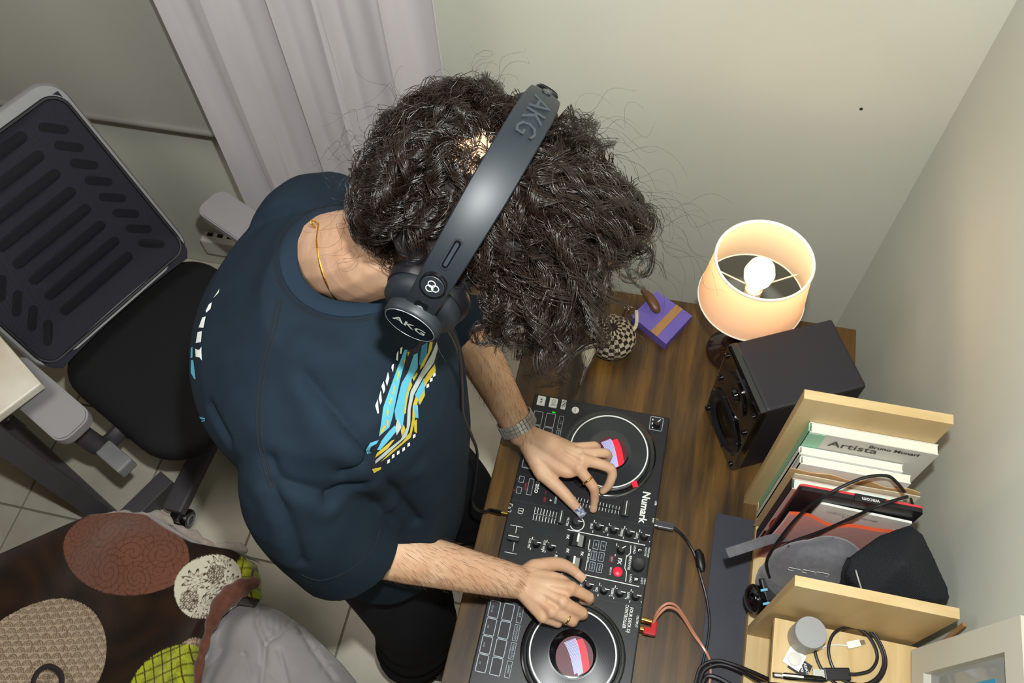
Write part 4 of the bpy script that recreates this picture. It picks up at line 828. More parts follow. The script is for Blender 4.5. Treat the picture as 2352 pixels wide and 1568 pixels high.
MB().lathe([(0.045, 0.075), (0.05, 0.10), (0.04, 0.125)], CH(0, 0, 0), seg=20).build('base_hub', 'chair_grey', ch)
for k in range(5):
    a = math.atan2(-0.30, -0.02) + 2*math.pi*k/5; d = Vector((math.cos(a), math.sin(a), 0)); e = c0 + d*0.31
    MB().box(c0 + d*0.165 + Vector((0, 0, 0.095)), (0.30, 0.062, 0.035), frame(d, Vector((0, 0, 1)).cross(d)), bev=0.008).build('base_leg', 'chair_dark', ch)
    t = Vector((-d.y, d.x, 0)); cs_ = MB()
    for s_ in (-1, 1): cs_.lathe([(0.010, -0.010), (0.026, -0.009), (0.030, -0.004), (0.030, 0.004), (0.026, 0.009), (0.014, 0.010)], e + t*0.017*s_ + Vector((0, 0, 0.030)), frame(d, (0, 0, 1)) if True else None, 20)
    cw = cs_.build('caster', 'caster', ch); MB().box(e + Vector((0, 0, 0.060)), (0.045, 0.030, 0.030), frame(d, t), bev=0.006).build('caster_fork', 'caster', cw)
    for s_ in (-1, 1): MB().tube([e + t*(0.0275*s_) + Vector((0, 0, 0.030)) + d*(0.016*math.cos(q)) + Vector((0, 0, 0.016*math.sin(q))) for q in np.linspace(0, 2*math.pi, 17)[:-1]], 0.0025, 6, closed=True).build('hub_ring', 'chair_grey', cw)

# ================================================================== white table at the left
mat('marble', '#d8d2c4', 0.35, var=(6, '#c4b9a6', 0.12, 9), spec=0.5); mat('steel_grey', '#575559', 0.45, metal=0.2, var=(8, '#636064', 0.3)); mat('bolt', '#9a9a96', 0.3, metal=0.8)
tc0 = Z(95, 880, 0.76); e1 = Vector((-0.857, 0.516, 0)); e2 = Vector((-0.516, -0.857, 0)); RTB = frame(e1, e2) if frame(e1, e2).col[2].z > 0 else frame(e2, e1)
wt = thing('side_table', 'white marble look table on grey steel rails beside the chair', 'table', (tc0.x-0.5, tc0.y-0.2, 0))
def TP(a, b, z): return Vector((tc0.x, tc0.y, 0)) + e1*a + e2*b + Vector((0, 0, z))
MB().box(TP(0.40, 0.33, 0.749), (0.80, 0.66, 0.022), frame(e1, Vector((0, 0, 1)).cross(e1)), bev=0.004).build('tabletop', 'marble', wt)
def railbox(p, q, wd, ht, nm='foot_rail'):
    p, q = Vector(p), Vector(q); d = q-p; return MB().box((p+q)/2, (d.length, wd, ht), frame(d, Vector((0, 0, 1)).cross(d)), bev=0.002).build(nm, 'steel_grey', wt)
zr = 0.035
rA0, rA1 = (Z(38, 975, 0.07)+Z(15, 1000, 0.07))/2, (Z(190, 1175, 0.07)+Z(258, 1168, 0.07))/2
dA = (rA1-rA0).normalized(); rA0 -= dA*0.30; rA1 += dA*0.07
for p_ in (rA0, rA1): p_.z = zr
railbox(rA0, rA1, 0.062, 0.07)
rB0, rB1 = (Z(265, 1180, 0.07)+Z(325, 1178, 0.07))/2, (Z(362, 1083, 0.07)+Z(415, 1092, 0.07))/2; dB = (rB1-rB0).normalized()
for p_ in (rB0, rB1): p_.z = zr
railbox(rB0 - dB*0.12, rB1 - dB*0.01, 0.055, 0.07)
for k, f_ in enumerate((0.33, 0.345, 0.36)):
    q = rA0.lerp(rA1, f_) + Vector((0.012*(k-1), 0.016*(1 if k % 2 else -1), 0.036)); MB().lathe([(0.006, 0), (0.006, 0.002), (0.003, 0.004)], q, seg=10).build('bolt', 'bolt', wt)
q = rA0.lerp(rA1, 0.34); MB().box((q.x, q.y, zr), (0.004, 0.066, 0.074), frame(dA, Vector((0, 0, 1)).cross(dA))).build('joint_plate', 'steel_grey', wt)
MB().box((rA0.x + 0.06, rA0.y - 0.03, 0.40), (0.06, 0.04, 0.672), frame(dA, Vector((0, 0, 1)).cross(dA))).build('leg', 'steel_grey', wt)
lp2 = TP(0.08, 0.16, 0); MB().box((lp2.x, lp2.y, 0.405), (0.05, 0.05, 0.664), frame(dA, Vector((0, 0, 1)).cross(dA))).build('leg', 'steel_grey', wt)

# ================================================================== ottoman, patterned blanket, grey padded jacket
mat('lilac_cloth', '#8d8589', 0.85, bump=(200, 0.2)); 
ot = thing('ottoman', 'lilac grey upholstered ottoman almost hidden under the patterned blanket', 'ottoman', (-0.92, -1.13, 0))
om = remesh(MB().box((-0.89, -1.19, 0.235), (0.80, 0.72, 0.35)), 0.02, 10); setmat(om, 'lilac_cloth'); mesh_obj('cushion', om, ot)
for sx in (-1.22, -0.58):
    for sy in (-1.46, -0.92): MB().lathe([(0.018, 0), (0.024, 0.075)], (sx, sy, 0), seg=14).build('foot', 'chair_dark', ot)
# blanket: a heavy printed fleece draped over the ottoman; print in cloth coordinates
NBX, NBY = 600, 440
top_edge = [(-60, 1290), (0, 1266), (100, 1225), (200, 1183), (270, 1178), (330, 1186), (370, 1215), (430, 1248), (520, 1262), (578, 1288), (600, 1320)]
def edge_at(px):
    for (x0, y0), (x1, y1) in zip(top_edge, top_edge[1:]):
        if px <= x1: t = (px-x0)/(x1-x0); return y0 + (y1-y0)*t
    return top_edge[-1][1]
def sstep(a, b, x): t = min(1, max(0, (x-a)/(b-a))); return t*t*(3-2*t)
X0, X1, Y0, Y1 = -1.38, -0.43, -1.50, -0.60
ed = []
for k in range(60):
    px = -60 + 660*k/59; p_ = Z(px, edge_at(px), 0.47); ed.append((p_.x, p_.y))
edx = np.array([e_[0] for e_ in ed]); edy = np.array([e_[1] for e_ in ed])
XB = [(Z(x, y, 0.47).y, Z(x, y, 0.47).x) for x, y in ((452, 1650), (450, 1568), (462, 1500), (482, 1440), (510, 1398), (545, 1368), (590, 1345), (606, 1320), (600, 1290), (560, 1250))]
XBy = [q_[0] for q_ in XB]; XBx = [q_[1] for q_ in XB]
def blanket_pt(u, v):
    """u across, v: 0 far side (hanging edge) -> 1 near side"""
    ye = -0.70 - 1.06*(v - 0.11); xe = float(np.interp(ye, XBy, XBx)); x = X0 + (xe-X0)*u; yb = float(np.interp(x, edx, edy))
    hang = 0.11
    s_ = v*1.06
    if s_ < hang:
        k = s_/hang; y = yb + 0.004 + 0.02*(1-k); z = 0.34 + 0.115*math.sin(k*math.pi/2)
    else:
        t = (s_-hang); y = yb - t; z = 0.455 + 0.012*(1-math.exp(-t*18))
    folds = 0.012*math.sin(9*x + 14*y + 1.2) + 0.008*math.sin(23*x - 9*y) + 0.006*math.sin(-31*x + 12*y + 2)
    z += folds*sstep(0.0, 0.25, s_) + 0.05*math.exp(-((x+0.80)/0.10)**2 - ((y+0.74)/0.08)**2) + 0.02*math.exp(-((x+0.56)/0.05)**2 - ((y+0.80)/0.12)**2)
    # right border rolls down
    e_ = max(0, (u-0.96)/0.04); z -= 0.045*e_*e_; x -= 0.004*e_*e_
    return Vector((x, y, z))
Gv = [[blanket_pt(i/(NBX-1), j/(NBY-1)) for i in range(NBX)] for j in range(NBY)]
vs = [p_ for r_ in Gv for p_ in r_]
fs = [(j*NBX+i, j*NBX+i+1, (j+1)*NBX+i+1, (j+1)*NBX+i) for j in range(NBY-1) for i in range(NBX-1)]
def pxy(p_):
    q = CR.transposed() @ (p_ - CAM); return 1176 + FPX*q.x/-q.z, 784 - FPX*q.y/-q.z
bm_ = MB().add(vs, fs, True); me = bm_.mesh('blanket', None); MATS['blanket_fleece'] = vcol('blanket_fleece', 0.95, bump=(220, 0.5, 0.0015), sheen=0.4, spec=0.1); setmat(me, 'blanket_fleece')
DK = np.array(lin('#2a190b')[:3]); DK2 = np.array(lin('#170d06')[:3]); MA = np.array(lin('#704839')[:3]); MAL = np.array(lin('#50301f')[:3]); BE = np.array(lin('#a8977f')[:3]); BEL = np.array(lin('#6a5546')[:3]); LI = np.array(lin('#9ea528')[:3]); LIL = np.array(lin('#4a3c10')[:3]); WH = np.array(lin('#c9c4b0')[:3]); WHL = np.array(lin('#4a3426')[:3])
# cloth coordinates of the motif centres come from where they lie on the ottoman top
def cl_(px, py, z=0.465): p_ = Z(px, py, z); return np.array((p_.x, p_.y))
mot = {'mar': cl_(290, 1268), 'bei': cl_(88, 1512), 'lim': cl_(395, 1580), 'wht': cl_(480, 1345), 'lim2': cl_(588, 1312), 'bei2': cl_(445, 1540)}
ax1 = cl_(390, 1268) - cl_(190, 1268); ppm = 200/np.linalg.norm(ax1)      # px per metre there
P2 = np.array([(p_.x, p_.y, p_.z) for p_ in vs]); Q = P2[:, :2]
colr = np.tile(DK, (len(vs), 1)); nz_ = np.sin(Q[:, 0]*37 + 3*np.sin(Q[:, 1]*23)) * np.sin(Q[:, 1]*41 + 2*np.sin(Q[:, 0]*31)); colr = DK + (DK2-DK)*np.clip(0.5+0.6*nz_, 0, 1)[:, None]
def ell(c, rx, ry, ang):
    d = Q - c; ca, sa = math.cos(ang), math.sin(ang); a_ = d[:, 0]*ca + d[:, 1]*sa; b_ = -d[:, 0]*sa + d[:, 1]*ca; return (a_/rx)**2 + (b_/ry)**2 < 1, a_, b_
def paint(m_, base, line, k): 
    c_ = base[None, :]*(1-k[:, None]) + line[None, :]*k[:, None]; colr[m_] = c_[m_]
# maroon paisley
m_, a_, b_ = ell(mot['mar'], 0.160, 0.098, -0.10)
sw = np.zeros(len(vs))
for (cx, cy, r0, tw) in ((-0.05, 0.03, 0.05, 1), (0.045, -0.005, 0.045, -1), (-0.085, -0.045, 0.032, 1), (0.005, -0.055, 0.040, 1), (0.10, 0.02, 0.035, -1), (-0.125, 0.01, 0.03, 1), (0.075, -0.05, 0.03, 1), (-0.02, 0.085, 0.035, -1)):
    dx, dy = a_-cx, b_-cy; r_ = np.hypot(dx, dy); th = np.arctan2(dy, dx); ins = r_ < r0*1.25
    sp_ = np.abs(np.sin(r_/r0*9 + tw*th)); sc_ = np.abs(np.sin(th*6 + r_*80)); l_ = np.where((sp_ < 0.25) | ((sc_ < 0.18) & (r_ > r0*0.6)), 1.0, 0.12); sw = np.where(ins, np.maximum(sw*0.4, l_), sw)
out_ = np.abs(np.sin(a_*190 + 4*np.sin(b_*80))*np.sin(b_*170 + 3*np.sin(a_*70))) < 0.10; sw = np.where(sw == 0, np.where(out_, 0.8, 0.1), sw); paint(m_, MA, MAL, sw*0.85)
# beige scallops
def scallop(a_, b_, p_=0.0235):
    row = np.floor(b_/(p_*0.62)); aa = a_ + (row % 2)*p_/2; fa = (aa/p_ - np.floor(aa/p_) - 0.5)*p_; fb = b_ - row*p_*0.62; r_ = np.hypot(fa, fb - 0.001)
    return np.where((np.abs(r_-0.0100) < 0.0016) | (np.abs(r_-0.0056) < 0.0014) | (r_ < 0.0024), 0.85, 0.0)
for key, rx, ry in (('bei', 0.150, 0.132), ('bei2', 0.052, 0.066)):
    m_, a_, b_ = ell(mot[key], rx, ry, 0.25); paint(m_, BE, BEL, scallop(a_, b_))
# lime lattice
for key, rx, ry, an in (('lim', 0.105, 0.085, 0.55), ('lim2', 0.055, 0.055, 0.3)):
    m_, a_, b_ = ell(mot[key], rx, ry, an); p_ = 0.022; k = np.where((np.abs((a_/p_) % 1 - 0.5) < 0.07) | (np.abs((b_/p_) % 1 - 0.5) < 0.07), 1.0, 0.0)
    vary = 0.75 + 0.4*np.abs(np.sin(np.floor(a_/p_)*2.3 + np.floor(b_/p_)*4.1)); c_ = (LI[None, :]*vary[:, None])*(1-k[:, None]) + LIL[None, :]*k[:, None]; colr[m_] = c_[m_]
# white floral
m_, a_, b_ = ell(mot['wht'], 0.075, 0.075, 0.3); k = np.zeros(len(vs))
for (cx, cy, r0, pet) in ((0.015, 0.045, 0.03, 12), (-0.035, 0.015, 0.026, 9), (0.01, -0.01, 0.02, 7), (-0.01, -0.05, 0.03, 8), (0.05, 0.0, 0.022, 9)):
    dx, dy = a_-cx, b_-cy; r_ = np.hypot(dx, dy); th = np.arctan2(dy, dx); ed_ = r0*(0.72 + 0.28*np.cos(pet*th)); k = np.maximum(k, np.where(np.abs(r_-ed_) < 0.0022, 1, 0)); k = np.maximum(k, np.where((r_ < ed_) & (np.abs(np.sin(th*pet)) < 0.22), 0.8, 0))
sc_ = scallop(a_, b_, 0.012); k = np.where((k == 0) & (np.sin(a_*60+1) * np.sin(b_*55) > 0.35), np.maximum(k, sc_), k); paint(m_, WH, WHL, k)
ca_ = me.color_attributes.new('Col', 'FLOAT_COLOR', 'POINT'); arr = np.ones((len(vs), 4), dtype=np.float32); arr[:, :3] = colr; ca_.data.foreach_set('color', arr.ravel())
bo = mesh_obj('blanket', me); tag(bo, 'dark brown fleece blanket printed with large patterned circles', 'blanket')
# its pale underside turned up along the far edge
mat('fleece_back', '#a49c94', 0.95, var=(40, '#8f7f74', 0.2), bump=(150, 0.5, 0.002), sheen=0.3)
rim = [blanket_pt(u, 0.02) + Vector((0.0, 0.008, 0.0)) for u in np.linspace(0.12, 0.97, 60)]
MB().tube(rim, [0.010 + 0.005*math.sin(k*0.7) + 0.003*math.sin(k*1.9) for k in range(60)], 8, flat=0.8).build('turned_hem', 'fleece_back', bo, 'pale underside of the blanket edge')
mat('strap_black', '#1c1216', 0.8)
lz = [Z(x, y, 0.50) for x, y in ((70, 1600), (78, 1560), (92, 1538), (112, 1530), (134, 1540), (142, 1560), (140, 1600))]
sl = MB().tube(cat(lz, 6), 0.006, 8, flat=0.4).build('cord_loop', 'strap_black'); tag(sl, 'black fabric loop lying on the blanket', 'strap')
# grey padded jacket
mat('satin_grey', '#96908f', 0.5, var=(14, '#898486', 0.25), bump=(30, 0.35, 0.006), sheen=0.3, spec=0.35)
jk = thing('padded_jacket', 'grey padded satin jacket lying crumpled next to the blanket', 'jacket', (-0.42, -1.0, 0.415))
jt = [(478, 1445), (484, 1410), (500, 1392), (540, 1384), (590, 1390), (640, 1410), (690, 1445), (735, 1490), (775, 1530), (815, 1580), (850, 1640)]
jtw = [Z(x, y, 0.40) for x, y in jt]
def jfn(u, v):
    q = u*(len(jtw)-1); i = min(int(q), len(jtw)-2); p_ = jtw[i].lerp(jtw[i+1], q-i); inw = Vector((-0.25, -1.0, 0)) if u > 0.3 else Vector((0.05, -1.0, 0)); inw.normalize(); d = v*0.52
    puff = 0.050*(1 - math.exp(-d*26)) + 0.016*math.sin(math.pi*min(1, d/0.11)) + 0.014*math.sin(d*19 + u*7)*min(1, d*8) + 0.010*math.sin(u*17 - d*9)*min(1, d*8)
    return p_ + inw*d + Vector((0, 0, puff - 0.012 - 0.05*(1-u)**2))
jme = MB().sheet(jfn, 170, 150, 0.012).mesh('shell', None); jb0 = bvh_of(jme)
def groove(me, polys, wdt, dep):
    co = co_of(me); no = no_of(me); disp = np.zeros(len(co))
    for P_ in polys:
        P_ = np.array([tuple(p) for p in P_]); 
        lo = P_.min(0) - 4*wdt; hi = P_.max(0) + 4*wdt; idx = np.where(((co > lo) & (co < hi)).all(1))[0]
        if not len(idx): continue
        d2 = np.full(len(idx), 1e9)
        for a_, b_ in zip(P_[:-1], P_[1:]):
            ab = b_-a_; t = np.clip(((co[idx]-a_) @ ab)/max(ab @ ab, 1e-12), 0, 1); q = a_ + t[:, None]*ab; d2 = np.minimum(d2, ((co[idx]-q)**2).sum(1))
        disp[idx] += dep*np.exp(-d2/(wdt*wdt))
    set_co(me, co + no*disp[:, None])
groove(jme, [on(jb0, l_, 0, 0.4) for l_ in ([(672, 1400), (690, 1440), (720, 1490), (770, 1560)], [(592, 1400), (590, 1430), (608, 1475), (600, 1568)], [(608, 1475), (640, 1455), (665, 1430)])], 0.006, -0.010)
groove(jme, [on(jb0, l_, 0, 0.4) for l_ in ([(615, 1405), (618, 1440)], [(632, 1412), (634, 1450)], [(648, 1420), (648, 1448)], [(690, 1455), (705, 1452)], [(715, 1490), (735, 1480)], [(740, 1530), (760, 1520)], [(560, 1500), (580, 1568)], [(640, 1490), (660, 1568)])], 0.005, -0.004)
setmat(jme, 'satin_grey'); mesh_obj('shell', jme, jk)
# rolled maroon border of the blanket next to the jacket
mat('maroon_fleece', '#6a3c2c', 0.95, var=(60, '#4c2819', 0.2), bump=(220, 0.6, 0.0015), sheen=0.4)
rp = [Z(x, y, z) for x, y, z in ((592, 1335, 0.470), (565, 1345, 0.482), (535, 1362, 0.490), (508, 1388, 0.494), (486, 1432, 0.494), (470, 1480, 0.490), (458, 1530, 0.486), (452, 1600, 0.484))]
MB().tube(cat(rp, 6), [0.010 + 0.014*math.sin(math.pi*min(1, k/26)) + 0.002*math.sin(k*1.1) for k in range(43)], 12, flat=0.7).build('rolled_border', 'maroon_fleece', bo, 'maroon rolled edge')
# ================================================================== the person
def skin_mat():
    m = mat('skin', '#c89a76', 0.5, spec=0.35, sss=0.12, bump=(420, 0.12, 0.0006)); nt = m.node_tree; N = nt.nodes; Lk = nt.links; b = N['Principled BSDF']
    tc = N.new('ShaderNodeTexCoord'); n = N.new('ShaderNodeTexNoise'); n.inputs['Scale'].default_value = 22; n.inputs['Detail'].default_value = 5; Lk.new(tc.outputs['Object'], n.inputs['Vector'])
    r = N.new('ShaderNodeValToRGB'); r.color_ramp.elements[0].position = 0.35; r.color_ramp.elements[1].position = 0.68; r.color_ramp.elements[0].color = lin('#d6b092'); r.color_ramp.elements[1].color = lin('#c89a7a'); Lk.new(n.outputs[0], r.inputs[0]); Lk.new(r.outputs[0], b.inputs['Base Color'])
skin_mat()
def V(*a): return Vector(a)
def P3(t): return Z(*t)
# ---- head frame
Hc = Z(1095, 485, 1.68); cupR = Z(930, 765, 1.672)
E = (cupR - Hc).normalized(); cd_ = (CAM - Hc); Uh = (cd_ - E*cd_.dot(E)).normalized(); Fh = Uh.cross(E)
if Fh.x < 0: Fh = -Fh
RH = Matrix((E, Fh, Uh)).transposed()
def HD(e, f, u): return Hc + E*e + Fh*f + Uh*u
# ---- joints
NB = Z(768, 602, 1.400); NM = Z(850, 580, 1.535)
shR, elR, wrR = V(-0.165, -0.745, 1.345), Z(828, 1256, 1.065), Z(1188, 1336, 0.876)
shL, elL, wrL = V(-0.255, -0.365, 1.375), Z(1078, 772, 1.03), Z(1198, 992, 0.872)
pel = V(-0.215, -0.60, 0.93); hipR, hipL = V(-0.20, -0.68, 0.90), V(-0.215, -0.515, 0.90)
knR, anR = V(-0.135, -0.745, 0.50), V(-0.185, -0.765, 0.09); knL, anL = V(-0.105, -0.475, 0.50), V(-0.165, -0.445, 0.09)
B = MB()
def limb(pts, rs, n=6, seg=16, flat=1.0, up=None):
    P_ = cat(pts, n); R_ = []
    for i in range(len(rs)-1): R_ += [rs[i] + (rs[i+1]-rs[i])*k/n for k in range(n)]
    R_.append(rs[-1]); B.tube(P_, R_, seg, flat=flat, up=up); B.ball(P_[0], rs[0]*0.98); B.ball(P_[-1], rs[-1]*0.98)
# head
B.ball(HD(0, -0.004, 0.008), (0.084, 0.100, 0.096), RH, 28, 18); B.ball(HD(0, 0.022, -0.055), (0.060, 0.070, 0.062), RH, 20, 14); B.ball(HD(0, 0.050, -0.098), (0.036, 0.036, 0.026), RH, 16, 10)
B.ball(HD(0, 0.094, -0.030), (0.012, 0.020, 0.024), RH, 12, 8); B.ball(HD(0, 0.100, -0.046), (0.017, 0.014, 0.012), RH, 12, 8); B.ball(HD(0, 0.083, -0.075), (0.024, 0.012, 0.010), RH, 12, 8)
for s_ in (-1, 1):
    B.ball(HD(0.084*s_, -0.004, -0.022), (0.008, 0.018, 0.028), RH, 12, 10); B.ball(HD(0.030*s_, 0.086, 0.002), (0.018, 0.010, 0.006), RH, 12, 8)
# neck, shoulders, trunk
limb([NB + V(-0.01, 0, -0.10), NB, NM, HD(0, -0.03, -0.035)], [0.072, 0.068, 0.061, 0.062])
limb([shR + V(0.0, 0.03, -0.03), NB + V(0.02, -0.07, -0.03), NB + V(0.02, 0.05, -0.045), shL + V(0.02, -0.04, -0.05)], [0.044, 0.056, 0.054, 0.040])
limb([NB + V(0.0, 0.0, -0.07), V(-0.20, -0.57, 1.24), V(-0.20, -0.585, 1.10), pel], [0.068, 0.105, 0.11, 0.115])
B.ball(V(-0.19, -0.64, 1.24), (0.10, 0.075, 0.12)); B.ball(V(-0.21, -0.49, 1.24), (0.10, 0.075, 0.12)); B.ball(pel, (0.11, 0.13, 0.11))
limb([hipR, knR, anR], [0.085, 0.056, 0.038]); limb([hipL, knL, anL], [0.085, 0.056, 0.038])
for an in (anR, anL): limb([an, an + V(0.02, 0, -0.045), an + V(0.13, 0.0, -0.055)], [0.036, 0.036, 0.026])
# arms
fR = (wrR-elR); fL = (wrL-elL)
limb([shR + V(0, 0.015, -0.025), shR*0.5+elR*0.5 + V(0.01, 0.0, -0.02), elR], [0.046, 0.044, 0.041])
limb([elR, elR + fR*0.3 + V(0, 0, 0.004), elR + fR*0.7, wrR], [0.042, 0.0435, 0.036, 0.0295])
limb([shL + V(0, -0.015, -0.025), shL*0.5+elL*0.5 + V(0.0, 0.015, -0.01), elL], [0.050, 0.047, 0.040])
limb([elL, elL + fL*0.3, elL + fL*0.7, wrL], [0.040, 0.0405, 0.034, 0.0295])
# hands
handR = {'index': [(1312, 1350, .885), (1352, 1371, .864), (1349, 1379, .840), (1338, 1381, .8275)], 'middle': [(1291, 1382, .889), (1337, 1407, .864), (1333, 1413, .840), (1322, 1411, .8285)],
         'ring': [(1267, 1404, .885), (1314, 1425, .859), (1310, 1428, .839), (1299, 1425, .8285)], 'pinky': [(1246, 1417, .875), (1280, 1430, .852), (1278, 1432, .838), (1268, 1428, .8275)],
         'thumb': [(1228, 1303, .868), (1277, 1295, .853), (1308, 1304, .843), (1332, 1323, .833)]}
handL = {'index': [(1329, 1076, .880), (1362, 1118, .864), (1366, 1144, .842), (1363, 1165, .822)], 'middle': [(1336, 1055, .882), (1402, 1076, .868), (1400, 1110, .848), (1384, 1128, .832)],
         'ring': [(1328, 1041, .878), (1391, 1041, .860), (1394, 1055, .840), (1382, 1063, .8285)], 'pinky': [(1316, 1028, .867), (1365, 1023, .851), (1371, 1031, .838), (1361, 1039, .8285)],
         'thumb': [(1246, 1086, .862), (1284, 1121, .850), (1312, 1151, .841), (1331, 1174, .830)]}
FR = {'index': (.0118, .0098, .0086, .0070), 'middle': (.0120, .0100, .0088, .0072), 'ring': (.0114, .0096, .0084, .0069), 'pinky': (.0102, .0084, .0074, .0062), 'thumb': (.0160, .0132, .0112, .0086)}
def hand(H, wr, el):
    ax = (wr-el).normalized(); J = {k: [P3(q) for q in v] for k, v in H.items()}
    prev = None
    for k in ('index', 'middle', 'ring', 'pinky'):
        m0 = J[k][0]; w0 = wr + (m0-wr)*0.08
        limb([wr*0.86+m0*0.14, wr*0.45+m0*0.55 + V(0, 0, 0.002), m0 - (m0-wr).normalized()*0.004], [0.0185, 0.0150, FR[k][0]*1.02], 5, 12)
        if prev is not None: q = (m0+prev)/2 + V(0, 0, -0.003); limb([wr*0.8+q*0.2, wr*0.4+q*0.6, q - (q-wr).normalized()*0.006], [0.017, 0.0145, 0.0105], 5, 12)
        prev = m0
        limb(J[k], FR[k], 5, 12); B.ball(m0 + V(0, 0, 0.0015), FR[k][0]*1.08); B.ball(J[k][1] + V(0, 0, 0.0008), FR[k][1]*1.07)
    t = J['thumb']; limb([wr*0.85+t[0]*0.15, t[0]], [0.019, 0.0165], 4, 12); limb(t, FR['thumb'], 5, 12)
    q = J['index'][0]*0.55+t[0]*0.45; limb([wr*0.6+t[0]*0.4, q, J['index'][0]*0.8+t[1]*0.2], [0.018, 0.0125, 0.008], 4, 12)
    return J
JR = hand(handR, wrR, elR); JL = hand(handL, wrL, elL)
body_me = remesh(B, 0.0032, 3, 0.5, 'person'); setmat(body_me, 'skin')
bodyB = bvh_of(body_me)
tend = []
for J, wr in ((JR, wrR), (JL, wrL)):
    for k in ('index', 'middle', 'ring', 'pinky'):
        m0 = J[k][0]; a_ = wr*0.55+m0*0.45; tend.append([a_ + V(0, 0, 0.014), (a_+m0)/2 + V(0, 0, 0.013), m0 + V(0, 0, 0.011)])
groove(body_me, tend, 0.0035, 0.0010)
webs = []
for J, wr in ((JR, wrR), (JL, wrL)):
    ks = ('index', 'middle', 'ring', 'pinky')
    for a_, b_ in zip(ks, ks[1:]): q = (J[a_][0]+J[b_][0])/2; webs.append([wr*0.3+q*0.7 + V(0, 0, 0.012), q + V(0, 0, 0.010)])
groove(body_me, webs, 0.004, -0.0022)
person = mesh_obj('person', body_me); tag(person, 'person in a navy t-shirt bending over the mixing controller', 'person')
# fine dark hair on the forearms
ah = MB(); mat('arm_hair', '#5a3a28', 0.6)
for (e_, w_, n_) in ((elR, wrR, 900), (elL, wrL, 700)):
    ax_ = (w_-e_).normalized(); u_ = ax_.orthogonal().normalized(); v_ = ax_.cross(u_)
    for k in range(n_):
        t = 0.15 + 0.95*random.random(); a = random.random()*6.283; d = u_*math.cos(a) + v_*math.sin(a); o = e_ + (w_-e_)*t; h = bodyB.ray_cast(o + d*0.12, -d)
        if h[0] is None or (h[0]-o).length > 0.07: continue
        sd_ = v_*math.cos(a)*0.5 - u_*math.sin(a)*0.5; dr = (ax_*0.75 + sd_*(0.5+random.random()*0.6) + d*0.25).normalized(); L_ = 0.008 + 0.010*random.random(); p = h[0]
        ah.tube([p, p + dr*L_*0.5 + d*0.0012, p + dr*L_ + d*0.0006], [0.00016, 0.00014, 0.00006], 3, cap=False)
aho = ah.build('arm_hair', 'arm_hair', person); aho['kind'] = 'stuff'
# thumb nail (painted white and blue)
mat('nail', '#c9c6cc', 0.25, var=(160, '#4a5a86', 0.12, 1)); mat('nail_plain', '#d8ab90', 0.3)
def nail(J, k, m_, sc=1.0):
    a_, b_ = J[k][2], J[k][3]; d = (b_-a_).normalized(); up_ = V(0.1, -0.3, 1.0); up_ = (up_ - d*up_.dot(d)).normalized(); r_ = FR[k][3]; c_ = b_ - d*0.001
    def fn(u, v): a = (u-0.5)*1.9; return c_ + d*((v-0.5)*r_*2.1*sc) + (up_*math.cos(a) + d.cross(up_)*math.sin(a))*(r_*1.10*(1 - 0.10*(2*v-1)**2))
    MB().sheet(fn, 9, 7, -0.0006).build('nail', m_, person, 'white and blue painted nail' if m_ == 'nail' else None)
nail(JL, 'thumb', 'nail', 1.25); nail(JR, 'thumb', 'nail_plain'); nail(JL, 'index', 'nail_plain')

# ---- t-shirt
mat('navy_cotton', '#18232e', 0.9, var=(18, '#1c2833', 0.2), bump=(700, 0.35, 0.0007), spec=0.12)
mat('navy_rib', '#1b2937', 0.85, bump=(500, 0.4, 0.001), spec=0.2); mat('stitch', '#0b1018', 0.9)
TM = MB()
secs = [(0.845, -.335, -.030, -.400, -.815), (0.90, -.345, -.016, -.395, -.806), (1.00, -.365, -.006, -.385, -.790), (1.12, -.400, .004, -.370, -.768), (1.25, -.426, .004, -.345, -.765), (1.33, -.410, -.008, -.325, -.785), (1.385, -.370, -.028, -.325, -.785), (1.425, -.318, -.048, -.355, -.762), (1.455, -.280, -.070, -.410, -.705), (1.482, -.250, -.095, -.455, -.660)]
ns = 56; vs = []; fs = []
for (z, xb_, xf_, yl_, yr_) in secs:
    cx, cy = (xb_+xf_)/2, (yl_+yr_)/2; hx, hy = (xf_-xb_)/2, (yl_-yr_)/2
    for k in range(ns):
        a = 2*math.pi*k/ns; c_, s_ = math.cos(a), math.sin(a); ex_ = 2/2.05; x = cx + hx*math.copysign(abs(c_)**ex_, c_); y = cy + hy*math.copysign(abs(s_)**ex_, s_); vs.append((x - (y-cy)*0.17, y, z))
for i in range(len(secs)-1):
    for k in range(ns): j = (k+1) % ns; fs.append((i*ns+k, i*ns+j, (i+1)*ns+j, (i+1)*ns+k))
fs.append(tuple(range(ns))[::-1]); fs.append(tuple((len(secs)-1)*ns + k for k in range(ns))); TM.add(vs, fs, True)
slR = Z(795, 1255, 1.11); slL = Z(1030, 765, 1.12)
def sleeve(a_, m_, b_, rs): TM.tube(cat([a_, m_, b_], 6), [rs[0] + (rs[1]-rs[0])*k/6 for k in range(6)] + [rs[1] + (rs[2]-rs[1])*k/6 for k in range(7)], 28)
sleeve(V(-0.165, -0.69, 1.370), Z(695, 1135, 1.285), slR, (0.080, 0.084, 0.088)); TM.tube(cat([Z(615, 1085, 1.33), Z(632, 1150, 1.25), Z(655, 1215, 1.17), Z(676, 1268, 1.12)], 6), [0.040 - 0.0008*k for k in range(19)], 20); sleeve(V(-0.27, -0.44, 1.375), V(-0.255, -0.35, 1.31), slL, (0.085, 0.096, 0.092))
tee_me = remesh(TM, 0.0055, 7, 0.5, 'tshirt'); tb0 = bvh_of(tee_me)
